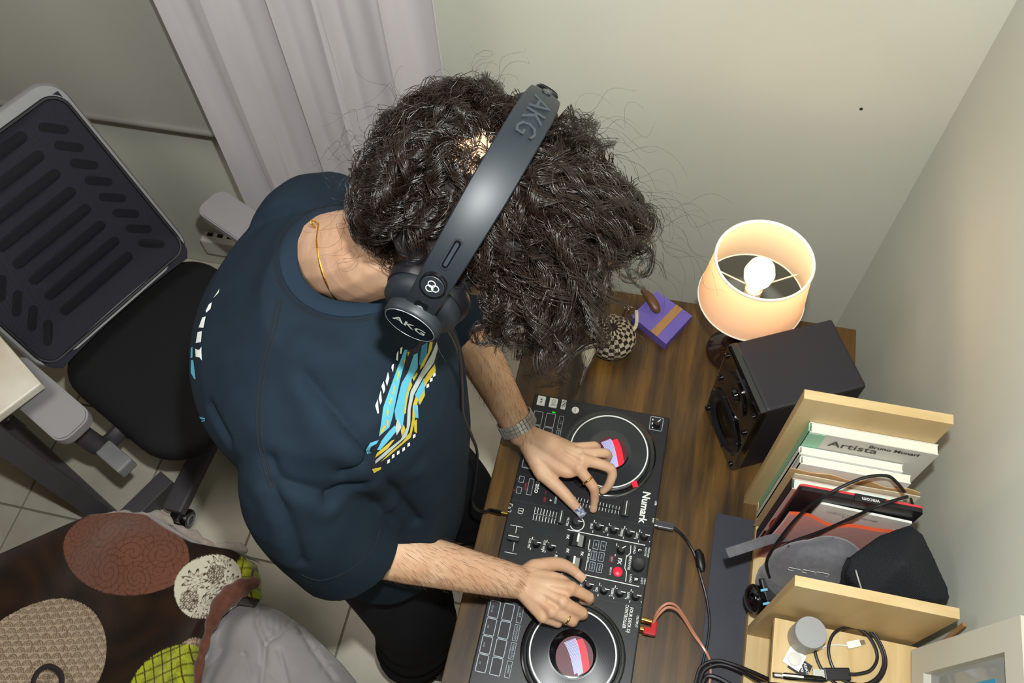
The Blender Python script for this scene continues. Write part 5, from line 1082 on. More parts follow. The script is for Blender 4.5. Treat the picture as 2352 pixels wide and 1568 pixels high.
# folds (positions on the cloth) : creases and ridges
cre = [[(705, 870), (745, 920), (800, 985), (850, 1050), (905, 1130), (960, 1195)], [(620, 1060), (650, 1100), (700, 1122), (760, 1140)], [(625, 1110), (650, 1165), (675, 1230), (690, 1290)], [(790, 1085), (830, 1060), (850, 1050)], [(480, 935), (500, 975), (520, 1010)], [(750, 1150), (790, 1120), (830, 1110)]]
rid = [[(690, 900), (740, 955), (790, 1020), (845, 1095), (890, 1160)], [(640, 1100), (690, 1145), (760, 1165)], [(720, 985), (770, 1030), (820, 1045)], [(600, 1130), (640, 1200), (665, 1290)], [(700, 780), (790, 830), (860, 870)], [(960, 1080), (985, 1160), (990, 1240)]]
groove(tee_me, [cat(on(tb0, l_, 0, 1.2), 4) for l_ in cre], 0.010, -0.009); groove(tee_me, [cat(on(tb0, l_, 0, 1.2), 4) for l_ in rid], 0.020, 0.0065)
tb = bvh_of(tee_me)
# neckline
nkC = Z(802, 585, 1.475); nkN = (V(0.42, -0.10, 0.90)).normalized(); nkX = (Z(795, 700, 1.475) - nkC); nkX = (nkX - nkN*nkX.dot(nkN)).normalized(); nkY = nkN.cross(nkX)
def nk_r(a): return 0.073 + 0.006*math.cos(2*a)
def nk_pt(a, dr, off):
    r_ = nk_r(a) + dr; o = nkC + nkX*(r_*math.cos(a)) + nkY*(r_*math.sin(a)); h = tb.ray_cast(o + nkN*0.25, -nkN)
    if h[0] is None: return o
    return h[0] + nkN*off
bm = bmesh.new(); bm.from_mesh(tee_me); kill = []
for v in bm.verts:
    d = v.co - nkC; h_ = d.dot(nkN); q = d - nkN*h_
    if h_ > -0.09 and q.length < nk_r(math.atan2(q.dot(nkY), q.dot(nkX))) + 0.006: kill.append(v)
bmesh.ops.delete(bm, geom=kill, context='VERTS'); bm.to_mesh(tee_me); bm.free(); tee_me.update()
tee_me.polygons.foreach_set('use_smooth', [True]*len(tee_me.polygons)); setmat(tee_me, 'navy_cotton')
tee = mesh_obj('tshirt', tee_me, person); tee['label'] = 'navy blue cotton t-shirt'
NA = 96; raw = []
for k in range(NA): a = 2*math.pi*k/NA; raw.append([nk_pt(a, -0.002, -0.006), nk_pt(a, -0.002, 0.0015), nk_pt(a, 0.001, 0.004), nk_pt(a, 0.012, 0.0038), nk_pt(a, 0.021, 0.003), nk_pt(a, 0.0225, -0.001)])
nl = len(raw[0]); raw = np.array([[tuple(p) for p in r_] for r_ in raw])
for it in range(6): raw = 0.5*raw + 0.25*(np.roll(raw, 1, 0) + np.roll(raw, -1, 0))
vs = [tuple(raw[k, i]) for k in range(NA) for i in range(nl)]; fs = [(k*nl+i, k*nl+i+1, ((k+1) % NA)*nl+i+1, ((k+1) % NA)*nl+i) for k in range(NA) for i in range(nl-1)]
MB().add(vs, fs, True).build('collar', 'navy_rib', tee)
for dr in (0.0245, 0.0275): MB().tube([nk_pt(2*math.pi*k/120, dr, 0.0006) for k in range(120)], 0.0007, 5, closed=True).build('collar_stitch', 'stitch', tee)
# seams
def seam(pts, m_='stitch', r_=0.0011): 
    q = [p for p in on(tb, [(p.x, p.y) for p in cat([(x, y, 0) for x, y in pts], 8)], 0.0004, 1.3)]
    MB().tube(q, r_, 5).build('seam', m_, tee)
for dx in (0, 10): seam([(636+dx, 690), (622+dx, 760), (600+dx, 850), (590+dx, 930), (592+dx, 1010), (608+dx, 1080), (620+dx, 1120)])
seam([(690, 1318), (730, 1332), (775, 1322), (820, 1295), (855, 1262), (872, 1215)])
# prints : thin ink patches following the cloth
from mathutils.geometry import delaunay_2d_cdt
for n_, c_ in (('ink_cyan', '#57a8c2'), ('ink_blue', '#2f7596'), ('ink_yellow', '#bba73a'), ('ink_grey', '#a9b2b0'), ('ink_white', '#dfe6e2'), ('ink_dark', '#20242c')): mat(n_, c_, 0.7, spec=0.2)
def ink(poly, m_, off=0.0010, bv=None, parent=None, nm='print_patch', step=7):
    bv = bv or tb; pts = []; n_ = len(poly)
    for i in range(n_):
        a_, b_ = Vector(poly[i]), Vector(poly[(i+1) % n_]); k = max(1, int((b_-a_).length/step)); pts += [a_.lerp(b_, t/k) for t in range(k)]
    m0 = len(pts); eds = [(i, (i+1) % m0) for i in range(m0)]; xs = [p.x for p in pts]; ys = [p.y for p in pts]
    inner = []
    for gx in np.arange(min(xs)+step/2, max(xs), step*1.3):
        for gy in np.arange(min(ys)+step/2, max(ys), step*1.3):
            c_ = False; j = m0-1
            for i in range(m0):
                if (pts[i].y > gy) != (pts[j].y > gy) and gx < (pts[j].x-pts[i].x)*(gy-pts[i].y)/(pts[j].y-pts[i].y)+pts[i].x: c_ = not c_
                j = i
            if c_: inner.append(Vector((gx, gy)))
    r_ = delaunay_2d_cdt([Vector((p.x, p.y)) for p in pts] + inner, eds, [], 1, 1e-4)
    V_ = []; ok = []
    for p in r_[0]:
        d = ray(p.x, p.y).normalized(); h = bv.ray_cast(CAM, d)
        if h[0] is None: V_.append(V(0, 0, 0)); ok.append(False)
        else:
            nn = h[1] if h[1].dot(d) < 0 else -h[1]; V_.append(h[0] + nn*off - d*0.0002); ok.append(True)
    F_ = [f for f in r_[2] if all(ok[i] for i in f)]
    if F_: MB().add(V_, F_, True).build(nm, m_, parent or tee)
CX = lambda pts: [(820 + x*300/1307, 760 + y*360/1568) for x, y in pts]
ink(CX([(640, 90), (800, 105), (800, 330), (770, 430), (690, 560), (610, 740), (605, 870), (590, 1020), (540, 1110), (420, 1200), (300, 1290), (160, 1420), (140, 1380), (140, 1220), (90, 1230), (85, 1180), (130, 1110), (215, 1060), (230, 930), (250, 760), (310, 580), (380, 380), (480, 190), (560, 175)]), 'ink_dark', 0.0006)
ink(CX([(470, 190), (500, 185), (470, 330), (430, 470), (390, 660), (350, 860), (320, 960), (215, 1050), (240, 900), (260, 760), (330, 560), (400, 370)]), 'ink_cyan')
ink(CX([(500, 420), (560, 240), (600, 220), (600, 370), (540, 480), (510, 640), (470, 820), (450, 960), (380, 880), (370, 800), (410, 640), (440, 520)]), 'ink_cyan', 0.0012)
ink(CX([(640, 150), (700, 110), (690, 260), (640, 340), (610, 340)]), 'ink_blue', 0.0012); ink(CX([(720, 110), (750, 110), (740, 180), (660, 350), (620, 390), (630, 340), (700, 220)]), 'ink_yellow', 0.0013)
ink(CX([(530, 490), (545, 540), (500, 640), (480, 820), (460, 830), (480, 650), (505, 560)]), 'ink_yellow', 0.0014); ink(CX([(590, 410), (600, 430), (560, 500), (545, 470)]), 'ink_yellow', 0.0014)
ink(CX([(790, 110), (800, 180), (760, 320), (650, 470), (560, 640), (530, 780), (525, 930), (490, 1050), (400, 1130), (280, 1240), (180, 1320), (180, 1290), (300, 1180), (430, 1080), (490, 960), (500, 780), (530, 600), (640, 400), (740, 230)]), 'ink_grey', 0.0013)
ink(CX([(770, 330), (780, 400), (690, 520), (600, 700), (580, 800), (560, 940), (530, 1060), (420, 1150), (290, 1260), (230, 1300), (330, 1200), (450, 1100), (520, 1010), (545, 870), (550, 740), (600, 580), (700, 420)]), 'ink_yellow', 0.0015)
ink(CX([(660, 470), (670, 600), (610, 740), (600, 680), (570, 640)]), 'ink_cyan', 0.0016); ink(CX([(665, 590), (670, 640), (620, 735), (600, 690)]), 'ink_yellow', 0.0018); ink(CX([(600, 740), (605, 870), (570, 860), (560, 740)]), 'ink_cyan', 0.0016); ink(CX([(590, 880), (590, 1020), (565, 1000), (560, 900)]), 'ink_yellow', 0.0016)
ink(CX([(370, 940), (385, 1000), (320, 1080), (230, 1180), (200, 1180), (240, 1090), (310, 1000)]), 'ink_cyan', 0.0015); ink(CX([(460, 930), (475, 980), (440, 1050), (430, 990)]), 'ink_yellow', 0.0016); ink(CX([(400, 870), (440, 960), (390, 1040), (375, 960)]), 'ink_grey', 0.0014)
ink(CX([(340, 1090), (370, 1080), (300, 1170), (180, 1260), (200, 1210)]), 'ink_yellow', 0.0016); ink(CX([(140, 1380), (240, 1350), (240, 1370), (160, 1420)]), 'ink_yellow', 0.0015); ink(CX([(90, 1230), (85, 1180), (130, 1110), (210, 1085), (190, 1120), (135, 1150), (125, 1190), (150, 1210)]), 'ink_cyan', 0.0016)
for q in ([(410, 395), (425, 400), (395, 505), (385, 490)], [(360, 545), (375, 560), (350, 650), (345, 620)], [(340, 650), (345, 680), (320, 740), (310, 720)], [(295, 760), (310, 790), (300, 860), (285, 830)], [(290, 880), (310, 890), (300, 960), (285, 930)], [(260, 940), (285, 950), (225, 1040), (230, 990)], [(495, 210), (520, 210), (500, 260)], [(455, 290), (480, 280), (460, 345)]): ink(CX(q), 'ink_yellow', 0.0017)
for q in ([(430, 170), (450, 160), (440, 230), (425, 225)], [(395, 220), (410, 200), (405, 300), (385, 290)], [(345, 340), (365, 330), (355, 410), (340, 370)], [(280, 500), (305, 410), (318, 470), (295, 550)], [(240, 550), (262, 500), (278, 580), (262, 625)], [(213, 670), (235, 590), (245, 700), (230, 735)], [(180, 745), (205, 680), (215, 820), (203, 825)]): ink(CX(q), 'ink_white', 0.0010)
for i, (x, y) in enumerate(((310, 1300), (355, 1250), (405, 1215), (460, 1180), (510, 1135), (565, 1050), (700, 550), (735, 490), (765, 440))): ink(CX([(x-12, y+22), (x-10, y-14), (x+14, y-26), (x+14, y+6)]), 'ink_white', 0.0011)
BXp = lambda pts: [(420 + x*280/1291, 660 + y*340/1568) for x, y in pts]
for q, m_ in (([(285, 180), (315, 160), (300, 230), (255, 270), (250, 250)], 'ink_white'), ([(215, 320), (250, 310), (225, 430), (175, 425)], 'ink_white'), ([(165, 475), (210, 465), (200, 580), (145, 590)], 'ink_white'), ([(140, 650), (165, 660), (185, 660), (205, 630), (205, 690), (210, 775), (185, 740), (145, 735)], 'ink_white'), ([(95, 640), (112, 630), (112, 740), (90, 750)], 'ink_cyan'), ([(95, 770), (120, 770), (145, 970), (130, 970), (92, 900)], 'ink_cyan'), ([(115, 1300), (150, 1360), (245, 1380), (240, 1395), (130, 1390)], 'ink_cyan'), ([(145, 1415), (245, 1402), (240, 1412), (170, 1430)], 'ink_cyan'), ([(375, 50), (395, 15), (385, 60), (330, 115)], 'ink_white')): ink(BXp(q), m_, 0.0012)

# ---- trousers and shoes
mat('black_cloth', '#17171b', 0.9, var=(14, '#1e1e22', 0.3), bump=(60, 0.35, 0.004), spec=0.15)
B = MB(); limb([hipR + V(0, 0, 0.02), knR, anR + V(0, 0, 0.02)], [0.112, 0.094, 0.088], 8, 20); limb([hipL + V(0, 0, 0.02), knL, anL + V(0, 0, 0.02)], [0.112, 0.094, 0.088], 8, 20); B.ball(pel, (0.135, 0.175, 0.12))
pm_ = remesh(B, 0.009, 6); co = co_of(pm_); no = no_of(pm_); set_co(pm_, co + no*(0.006*np.sin(co[:, 2]*55 + 4*np.sin(co[:, 1]*25)) * np.clip((0.6-co[:, 2])/0.4, 0, 1))[:, None]); setmat(pm_, 'black_cloth'); tr_ = mesh_obj('trousers', pm_, person); tr_['label'] = 'loose black trousers'
mat('shoe_dark', '#15181a', 0.5); mat('shoe_sole', '#2a2f2c', 0.7)
for an in (anR, anL):
    sb = MB(); sb.ball(an + V(0.0, 0, -0.035), (0.055, 0.046, 0.05)); sb.ball(an + V(0.08, 0, -0.052), (0.075, 0.047, 0.034)); sb.ball(an + V(0.045, 0, -0.048), (0.09, 0.045, 0.036)); sm_ = remesh(sb, 0.006, 4); setmat(sm_, 'shoe_dark'); so2 = mesh_obj('shoe', sm_, person)
    MB().prism([(an.x + 0.045 + 0.108*math.cos(a)*1.0, an.y + 0.048*math.sin(a)) for a in np.linspace(0, 2*math.pi, 28)[:-1]], 0.001, 0.018).build('sole', 'shoe_sole', so2)

# ---- hair
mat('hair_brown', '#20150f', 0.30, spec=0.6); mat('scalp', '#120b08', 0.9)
hw = bodyB.ray_cast(CAM, ray(1112, 345).normalized())[0]; wd_ = RH.transposed() @ (hw - Hc); W = np.array(wd_); SR = np.array((0.087, 0.104, 0.101)); W = W/SR; W /= np.linalg.norm(W)
Hn = np.array(Hc); Rn = np.array(RH)
aE, aU = 0.138, 0.136; bandF = 0.0
def norm(a): return a/np.maximum(np.linalg.norm(a, axis=-1, keepdims=True), 1e-9)
gH = Rn.T @ np.array((0, 0, -1.0))      # gravity in the head frame
def ok_dir(d): 
    e, f, u = d[:, 0], d[:, 1], d[:, 2]
    face = (f > 0.35) & (u < 0.25 - 0.0*f); low = u < -0.62; ear = (np.abs(e) > 0.72) & (u < -0.15); return ~(face | low | ear)
def sm3(d, k, ph): return np.array((math.sin(d[0]*k + 1.7*d[1]*k + ph), math.sin(d[1]*k - 1.3*d[2]*k + 2.1 + ph), math.sin(d[2]*k + 1.1*d[0]*k + 4.2 + ph)))
def thick(d): return 0.022 + (0.062*max(0, d[1]) + 0.050*max(0, d[1])**3)*(1 - 0.55*max(0, d[0] + 0.15)) + 0.014*max(0, -d[0]) + 0.002*max(0, d[0]) + 0.008*max(0, d[2]) + 0.002*max(0, -d[1])
def in_cup(q): return ((np.abs(q[:, 0]) > 0.080) & ((q[:, 1]/0.056)**2 + ((q[:, 2]+0.022)/0.066)**2 < 1)).any() or ((q[:, 0] > 0.100) & (q[:, 2] < 0.05) & (q[:, 1] > -0.085) & (q[:, 1] < 0.045)).any()
nl_ = 960; ds = norm(rng.normal(size=(9000, 3))); ds = ds[ok_dir(ds)][:nl_]
strands = []
for li, d in enumerate(ds):
    ang = math.acos(np.clip(d @ W, -1, 1)); layer = (li % 5)/4.0
    L0 = (0.075 + 0.035*rng.random() + 0.080*max(0, d[1]))*(0.8 if ang < 0.5 else 1.0)*(1 - 0.40*max(0, d[0])); K = 15
    pos = d*SR*1.01 + d*thick(d)*(0.15 + 0.50*layer)*min(1, ang/0.7); path = [pos]; dn_ = d
    for k in range(K-1):
        dn_ = norm(pos/SR); fl = dn_*(dn_ @ W) - W; fl = norm(fl) if np.linalg.norm(fl) > 1e-3 else norm(np.cross(W, (0.2, 0.9, 0.1))); sw = np.cross(W, dn_); an_ = math.acos(np.clip(dn_ @ W, -1, 1))
        t = k/(K-1); out_ = dn_*(0.20 + 0.30*t*layer + 0.18*math.sin(t*5 + li)) ; st_ = norm(fl*0.9 + sw*(0.95*math.exp(-an_*1.1)) + out_ + 0.38*sm3(dn_, 4.2, 0.0) + gH*(0.12 + 0.30*t)*(0.35+max(0, dn_[1]))*(1 - 0.8*max(0, dn_[0])))
        pos = pos + st_*(L0/(K-1)); lim = thick(norm(pos/SR))*(1.02 + 0.18*layer); rq = np.linalg.norm(pos/SR); base_r = np.linalg.norm(pos)/rq
        if np.linalg.norm(pos) > base_r + lim and norm(pos)[1] < 0.75: pos = pos*((base_r + lim)/np.linalg.norm(pos))
        path.append(pos)
    path = np.array(path); tg = norm(np.gradient(path, axis=0)); up_ = norm(path/SR); u1 = norm(np.cross(tg, up_)); u2 = np.cross(u1, tg)
    ph = rng.random()*6.28; hd_ = 1 if rng.random() < 0.5 else -1; cr_ = (0.007 + 0.006*rng.random())*(1 + 0.5*max(0, d[1])); turns = 0.9 + 1.1*rng.random(); t = np.linspace(0, 1, K)[:, None]; amp = cr_*np.clip(t*1.6, 0, 1)
    th = ph + hd_*turns*6.28*t; cen = path + u1*np.cos(th)*amp + u2*np.sin(th)*amp*0.8
    a_ = u1*np.cos(th) + u2*np.sin(th); b_ = -u1*np.sin(th) + u2*np.cos(th); wd0 = 0.0060 + 0.0025*rng.random()
    for s_ in range(17):
        x, y = rng.normal()*wd0, rng.normal()*wd0*0.35; taper = 1.0 - 0.55*t; fr = 0.0012*np.sin(t*9 + rng.random()*6)*rng.normal()
        q = cen + a_*(y*taper) + b_*(x*taper) + u1*fr; n_ = K if rng.random() < 0.6 else K - int(rng.integers(1, 5))
        if in_cup(q) or np.linalg.norm(norm(q[0]/SR) - W) < 0.07: continue
        strands.append((q[:n_], 0.00042*(0.8+0.5*rng.random())))
for k in range(420):      # stray single hairs
    d = norm(rng.normal(size=3))
    if not ok_dir(d[None])[0] or math.acos(np.clip(d @ W, -1, 1)) < 0.5: continue
    flow = norm(d*(d @ W) - W); L_ = 0.055 + 0.045*rng.random() + 0.02*max(0, d[1]); K = 15; t = np.linspace(0, 1, K)[:, None]; dv = norm(d*0.55 + flow*0.8 + rng.normal(size=3)*0.3); u1 = norm(np.cross(dv, (0.2, 0.7, 0.5))); u2 = np.cross(dv, u1); th = rng.random()*6 + (1.5+2*rng.random())*3.5*t
    q = d*SR + d*thick(d)*0.8 + dv*(L_*t) + gH*0.02*t**2 + (u1*np.cos(th) + u2*np.sin(th))*(0.006+0.008*rng.random())*np.clip(t*1.8, 0, 1)
    if not in_cup(q): strands.append((q, 0.00022))
hv = []; hf = []; vb = 0
for q, r_ in strands:
    # stay outside the scalp and tucked under the headband
    rr = np.linalg.norm(q/SR, axis=1); q = np.where(rr[:, None] < 1.02, q*(1.02/np.maximum(rr, 1e-6))[:, None], q)
    e, f, u = q[:, 0], q[:, 1], q[:, 2]; br = np.sqrt((e/aE)**2 + (u/aU)**2); nb_ = (np.abs(f-bandF) < 0.026) & (u > -0.05) & (br > 0.93); k_ = np.where(nb_, 0.93/np.maximum(br, 1e-6), 1.0); q = np.stack((e*k_, f, u*k_), 1)
    w_ = Hn + q @ Rn.T; K = len(w_); tg = np.gradient(w_, axis=0); tg = norm(tg); a_ = norm(np.cross(tg, (0.31, 0.2, 0.93))); b_ = np.cross(tg, a_); rad = r_*np.linspace(1, 0.35, K)[:, None]
    for an in (0, 2.094, 4.189): pass
    ring = np.stack([w_ + (a_*math.cos(an) + b_*math.sin(an))*rad for an in (0, 2.094, 4.189)], 1).reshape(-1, 3); hv.append(ring)
    ii = np.arange(K-1)[:, None]*3; 
    for c_ in range(3): c2 = (c_+1) % 3; hf.append(np.concatenate((ii+c_, ii+c2, ii+3+c2, ii+3+c_), 1) + vb)
    vb += K*3
hv = np.concatenate(hv); hf = np.concatenate(hf); hm = bpy.data.meshes.new('hair'); hm.vertices.add(len(hv)); hm.vertices.foreach_set('co', hv.ravel()); hm.loops.add(hf.size); hm.loops.foreach_set('vertex_index', hf.ravel().astype(np.int32)); hm.polygons.add(len(hf)); hm.polygons.foreach_set('loop_start', np.arange(0, hf.size, 4, dtype=np.int32)); hm.polygons.foreach_set('loop_total', np.full(len(hf), 4, dtype=np.int32)); hm.update(calc_edges=True); hm.validate(); hm.polygons.foreach_set('use_smooth', [True]*len(hm.polygons)); setmat(hm, 'hair_brown')
ho = mesh_obj('hair', hm, person); ho['label'] = 'dark brown curly hair with a whorl at the crown'; ho['kind'] = 'stuff'
# dark under-layer of hair
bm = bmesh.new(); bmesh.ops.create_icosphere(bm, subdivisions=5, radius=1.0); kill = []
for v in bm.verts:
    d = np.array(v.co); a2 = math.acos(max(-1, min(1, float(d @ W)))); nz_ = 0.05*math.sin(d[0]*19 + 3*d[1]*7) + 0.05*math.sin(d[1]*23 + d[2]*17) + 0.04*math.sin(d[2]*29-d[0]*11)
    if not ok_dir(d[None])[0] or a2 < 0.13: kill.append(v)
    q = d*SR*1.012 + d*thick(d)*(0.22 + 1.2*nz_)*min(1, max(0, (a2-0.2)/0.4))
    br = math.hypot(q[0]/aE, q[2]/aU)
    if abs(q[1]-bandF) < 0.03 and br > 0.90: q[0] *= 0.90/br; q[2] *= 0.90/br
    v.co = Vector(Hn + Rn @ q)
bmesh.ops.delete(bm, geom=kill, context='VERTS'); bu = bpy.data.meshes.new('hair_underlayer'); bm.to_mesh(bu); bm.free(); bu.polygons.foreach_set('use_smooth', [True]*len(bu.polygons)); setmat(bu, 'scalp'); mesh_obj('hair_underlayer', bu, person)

# ================================================================== headphones
mat('hp_black', '#1a1f25', 0.5, spec=0.42); mat('hp_leather', '#141318', 0.35, bump=(160, 0.15, 0.001), spec=0.5); mat('hp_gloss', '#0a0a0e', 0.15); mat('hp_logo', '#c9d2cc', 0.4); mat('hp_slider', '#9aa0a6', 0.3, metal=0.6); mat('hp_emboss', '#2b3138', 0.25)
hp = thing('headphones', 'black over ear headphones worn on the curly hair', 'headphones', Hc)
def AR(t, r_=0.0, f=0.0): return Hc + E*((aE+r_)*math.cos(t)) + Uh*((aU+r_)*math.sin(t)) + Fh*(bandF+f)
def bandstrip(t0, t1, w0, th, n, hole=None):
    mb = MB(); prof = [(-0.5, 0.0), (-0.47, th*0.8), (-0.30, th*1.15), (0, th*1.3), (0.30, th*1.15), (0.47, th*0.8), (0.5, 0.0), (0.3, -0.001), (-0.3, -0.001)]; m_ = len(prof); vs = []; fs = []
    for i in range(n+1):
        t = t0 + (t1-t0)*i/n; wd = w0(t)
        for a_, b_ in prof: vs.append(AR(t, 0.002 + b_, a_*wd))
    for i in range(n):
        for k in range(m_): fs.append((i*m_+k, i*m_+(k+1) % m_, (i+1)*m_+(k+1) % m_, (i+1)*m_+k))
    fs += [tuple(range(m_))[::-1], tuple(n*m_+k for k in range(m_))]; return mb.add(vs, fs, True)
wfun = lambda t: 0.040 - 0.007*min(1, max(0, (1.2-min(t, math.pi-t))/1.0))
bd = bandstrip(0.06, math.pi-0.06, wfun, 0.0042, 72).build('headband', 'hp_black', hp)
def on_band(t, up=0.0085): 
    tn = (AR(t-0.01)-AR(t+0.01)).normalized(); nn = (E*(math.cos(t)/aE) + Uh*(math.sin(t)/aU)).normalized(); return AR(t, up), tn, nn
p_, tn, nn = on_band(1.86, 0.0078); text('AKG', 0.030, 'hp_emboss', p_, frame(tn, nn.cross(tn)), bd, ext=0.0006, xs=1.05)
for s_ in (0, 1):
    f_ = (lambda t: t) if s_ == 0 else (lambda t: math.pi - t)
    p_, tn, nn = on_band(f_(0.74), 0.0070); RBt = frame(tn, nn.cross(tn)); MB().prism(rrect(0.034, 0.0095, 0.0045, 5), 0, 0.0012, RBt, p_).build('slot_rim', 'hp_black', bd); MB().prism(rrect(0.031, 0.0065, 0.003, 5), 0.0012, 0.0016, RBt, p_).build('slot', 'hp_gloss', bd); MB().prism(rrect(0.026, 0.0035, 0.0015, 4), 0.0016, 0.0022, RBt, p_).build('slider_rail', 'hp_emboss', bd)
    p_, tn, nn = on_band(f_(0.48), 0.0066); RBt = frame(tn, nn.cross(tn)); hg = MB().lathe([(0.0135, 0), (0.0135, 0.004), (0.0120, 0.0052), (0.0, 0.0056)], p_, RBt, 32).build('hinge', 'hp_gloss', hp); 
    MB().lathe([(0.0118, 0.0056), (0.0112, 0.0062), (0.0, 0.0062)], p_, RBt, 32).build('hinge_cap', 'hp_black', hg)
    for k in range(3):
        a = math.radians(90 + 120*k); MB().tube([p_ + RBt @ Vector((0.0033*math.cos(a) + 0.0036*math.cos(q), 0.0033*math.sin(a) + 0.0036*math.sin(q), 0.0065)) for q in np.linspace(0, 2*math.pi, 22)[:-1]], 0.00045, 5, closed=True).build('logo', 'hp_logo', hg)
    p_, tn, nn = on_band(f_(0.20), 0.0066); RBt = frame(tn, nn.cross(tn)); MB().prism(rrect(0.024, 0.014, 0.006, 5), 0, 0.0010, RBt, p_).build('window', 'hp_gloss', bd); MB().prism(rrect(0.013, 0.008, 0.003, 4), 0.0010, 0.0016, RBt, p_ + tn*0.003).build('steel_tab', 'hp_slider', bd)
    sg = 1 if s_ == 0 else -1; Ex = E*sg; cc_ = Hc + Ex*0.110 - Uh*0.020; RCp = frame(Fh, Uh); 
    if (RCp @ Vector((0, 0, 1))).dot(Ex) < 0: RCp = frame(-Fh, Uh)
    def ring3(rx, ry, d): return [cc_ + RCp @ Vector((rx*math.cos(a), ry*math.sin(a), d)) for a in np.linspace(0, 2*math.pi, 49)[:-1]]
    def loft(rs, nm, m_, par_):
        vs = [p for r_ in rs for p in ring3(*r_)]; n = 48; fs = [(i*n+k, i*n+(k+1) % n, (i+1)*n+(k+1) % n, (i+1)*n+k) for i in range(len(rs)-1) for k in range(n)] + [tuple(range(n))[::-1], tuple((len(rs)-1)*n+k for k in range(n))]
        return MB().add(vs, fs, True).build(nm, m_, par_)
    loft([(0.030, 0.036, -0.022), (0.040, 0.047, -0.021), (0.0455, 0.053, -0.014), (0.0465, 0.054, -0.006), (0.044, 0.051, 0.002)], 'ear_pad', 'hp_leather', hp)
    cup = loft([(0.042, 0.049, 0.0015), (0.0425, 0.0495, 0.006), (0.041, 0.047, 0.014), (0.034, 0.040, 0.020), (0.020, 0.025, 0.022)], 'ear_cup', 'hp_black', hp)
    # yoke foot with the round end plate
    yk = AR(f_(0.0), 0.004); ycc = yk + Ex*0.004
    MB().box((AR(f_(0.10), 0.004) + ycc)/2 , (0.030, 0.030, 0.008), frame(Fh, Uh), bev=0.003).build('yoke', 'hp_black', cup)
    RPl = frame(Fh, -Uh) if (frame(Fh, -Uh) @ Vector((0, 0, 1))).dot(Ex) > 0 else frame(-Fh, -Uh)
    MB().lathe([(0.025, -0.010), (0.0300, -0.006), (0.0305, 0.003), (0.029, 0.006), (0.028, 0.0064)], ycc, RPl, 36).build('end_plate', 'hp_black', cup); MB().lathe([(0.0272, 0.0062), (0.0272, 0.0068), (0, 0.0068)], ycc, RPl, 36).build('end_plate_face', 'hp_gloss', cup)
    MB().tube([ycc + RPl @ Vector((0.0277*math.cos(q), 0.0277*math.sin(q), 0.0066)) for q in np.linspace(0, 2*math.pi, 40)[:-1]], 0.0005, 5, closed=True).build('plate_ring', 'hp_slider', cup)
    text('AKG', 0.0165, 'hp_logo', ycc + RPl @ Vector((0, 0, 0.0072)), RPl @ Matrix.Rotation(math.pi, 3, 'Z'), cup, bold=0.0003, xs=1.1)
cupc = Hc + E*0.105 - Uh*0.06
cable('headphone_cable', [cupc + Fh*0.03, Z(1052, 800, 1.50), Z(1060, 880, 1.36), Z(1063, 950, 1.24), Z(1083, 1000, 1.12), Z(1096, 1040, 1.02), Z(1092, 1100, 0.92), Z(1085, 1150, 0.86), Z(1100, 1172, 0.80), Z(1125, 1172, 0.778)], 0.0026, 'thin black headphone cable running down to the controller front')
jkp = thing('audio_jack', 'black audio jack with gold tip plugged in the controller front', 'plug', Z(1140, 1176, 0.776)); j0, j1, j2 = Z(1120, 1170, 0.779), Z(1152, 1177, 0.779), Z(1168, 1180, 0.779)
MB().tube([j0, j0.lerp(j1, 0.3), j1], [0.0028, 0.0048, 0.0048], 12).build('grip', 'gloss_black', jkp); MB().tube([j1, j2], 0.0033, 12).build('tip', 'gold', jkp)

# ================================================================== necklace, watch, rings
mat('gold_chain', '#d9a63a', 0.25, metal=1.0, bump=(900, 0.8, 0.0008)); mat('steel_link', '#c9cac6', 0.30, metal=0.75)
nkp = [(800, 440), (775, 460), (748, 482), (732, 515), (728, 555), (735, 605), (750, 650), (775, 690), (815, 722), (862, 733)]
vis = []
for (x, y) in nkp:
    d = ray(x, y).normalized(); h = bodyB.ray_cast(CAM, d)
    if h[0] is not None and h[0].z > 1.40 and (h[0]-NM).length < 0.19: vis.append(h[0] - d*0.0012)
c2 = (vis[0]+vis[-1])/2; nax = (NM-NB).normalized(); n0, n1 = vis[-1], vis[0]; hid = []
def flat_(v): return (v - nax*v.dot(nax)).normalized()
q0, q1 = flat_(n0-NM), flat_(n1-NM); fwd_ = flat_(V(0.9, 0.0, -0.8))
for k in range(1, 9):
    t = k/9; d = (q0*(1-t) + q1*t)*abs(1-2*t) + fwd_*(1-abs(1-2*t)); d = flat_(d); o = NB.lerp(NM, 0.5) + nax*(((n0-NB).dot(nax))*(1-t) + ((n1-NB).dot(nax))*t - (NM-NB).length*0.5); h = bodyB.ray_cast(o + d*0.14, -d); hid.append((h[0] if h[0] is not None else o + d*0.06) + d*0.001)
nkt = thing('necklace', 'thin gold chain around the neck', 'necklace', c2); MB().tube(cat(vis + hid, 8, True), 0.0014, 6, closed=True).build('chain', 'gold_chain', nkt)
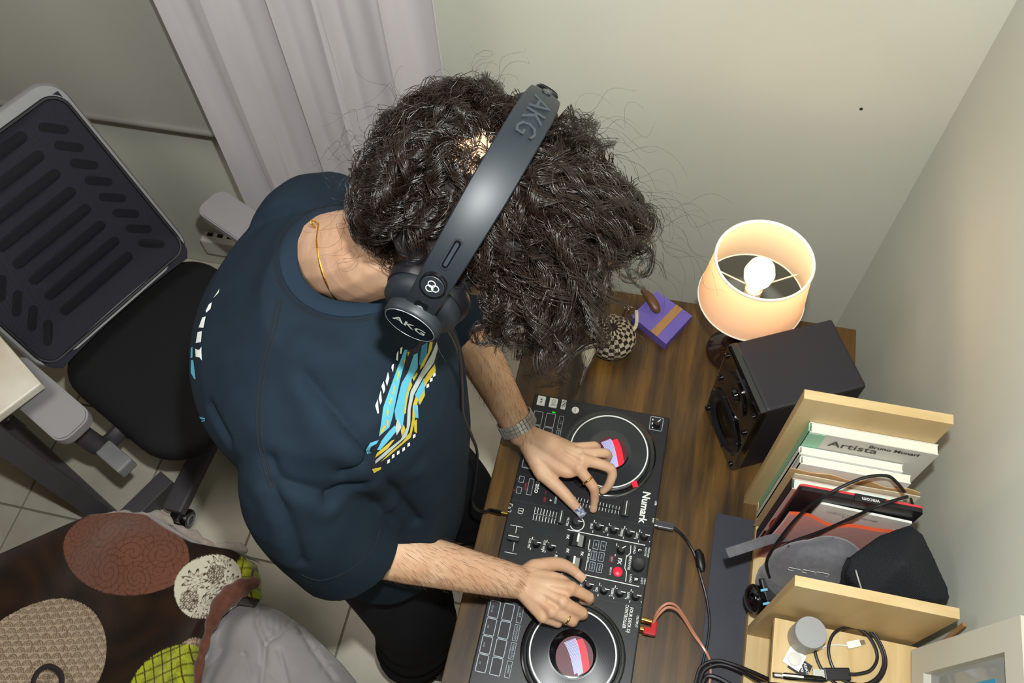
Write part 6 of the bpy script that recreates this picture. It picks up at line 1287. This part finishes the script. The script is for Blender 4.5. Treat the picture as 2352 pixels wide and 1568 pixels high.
cl0 = on(bodyB, [(746, 484)], 0.002)[0]; MB().ball(cl0, 0.0032).build('clasp', 'gold_chain', nkt)
wa = (wrL-elL).normalized(); wc_ = elL + (wrL-elL)*0.90; wu = V(0, 0, 1) - wa*wa.z; wu.normalize(); wv_ = wa.cross(wu)
wt_ = thing('wristwatch', 'steel bracelet wristwatch on the left wrist', 'watch', wc_); ra, rb_ = 0.0365, 0.0345
lk = MB().box((0, 0, 0), (0.0068, 0.0072, 0.0030), bev=0.0007).box((0, 0.0085, -0.0002), (0.0066, 0.0080, 0.0028), bev=0.0006).box((0, -0.0085, -0.0002), (0.0066, 0.0080, 0.0028), bev=0.0006).mesh('link', 'steel_link')
NL = 30
for k in range(NL):
    a = 2*math.pi*k/NL; 
    if abs(a - math.pi) < 0.55: continue
    rdir = wu*math.cos(a) + wv_*math.sin(a); p_ = wc_ + wu*(rb_*math.cos(a)) + wv_*(ra*math.sin(a)); tn = (-wu*math.sin(a)*rb_ + wv_*math.cos(a)*ra).normalized(); mesh_obj('link', lk, wt_, p_, frame(tn, wa) if (frame(tn, wa) @ Vector((0, 0, 1))).dot(rdir) > 0 else frame(-tn, wa))
dcase = wc_ - wu*(rb_ + 0.004); MB().lathe([(0.016, -0.004), (0.018, -0.002), (0.018, 0.003), (0.015, 0.005)], dcase, frame(wa, wv_), 28).build('watch_case', 'steel_link', wt_)
def fring(J, k, f_, lb):
    a_, b_ = J[k][0], J[k][1]; c_ = a_.lerp(b_, f_); d = (b_-a_).normalized(); u_ = d.orthogonal().normalized(); v_ = d.cross(u_); r_ = FR[k][0] + (FR[k][1]-FR[k][0])*f_ + 0.0008
    o = MB().tube([c_ + (u_*math.cos(q) + v_*math.sin(q))*r_ for q in np.linspace(0, 2*math.pi, 37)[:-1]], 0.0013, 8, closed=True, up=d, flat=1.6).build('finger_ring', 'gold'); tag(o, lb, 'ring')
fring(JL, 'index', 0.62, 'thin gold ring on the index finger of the left hand'); fring(JR, 'ring', 0.70, 'wide gold ring on the ring finger of the right hand')
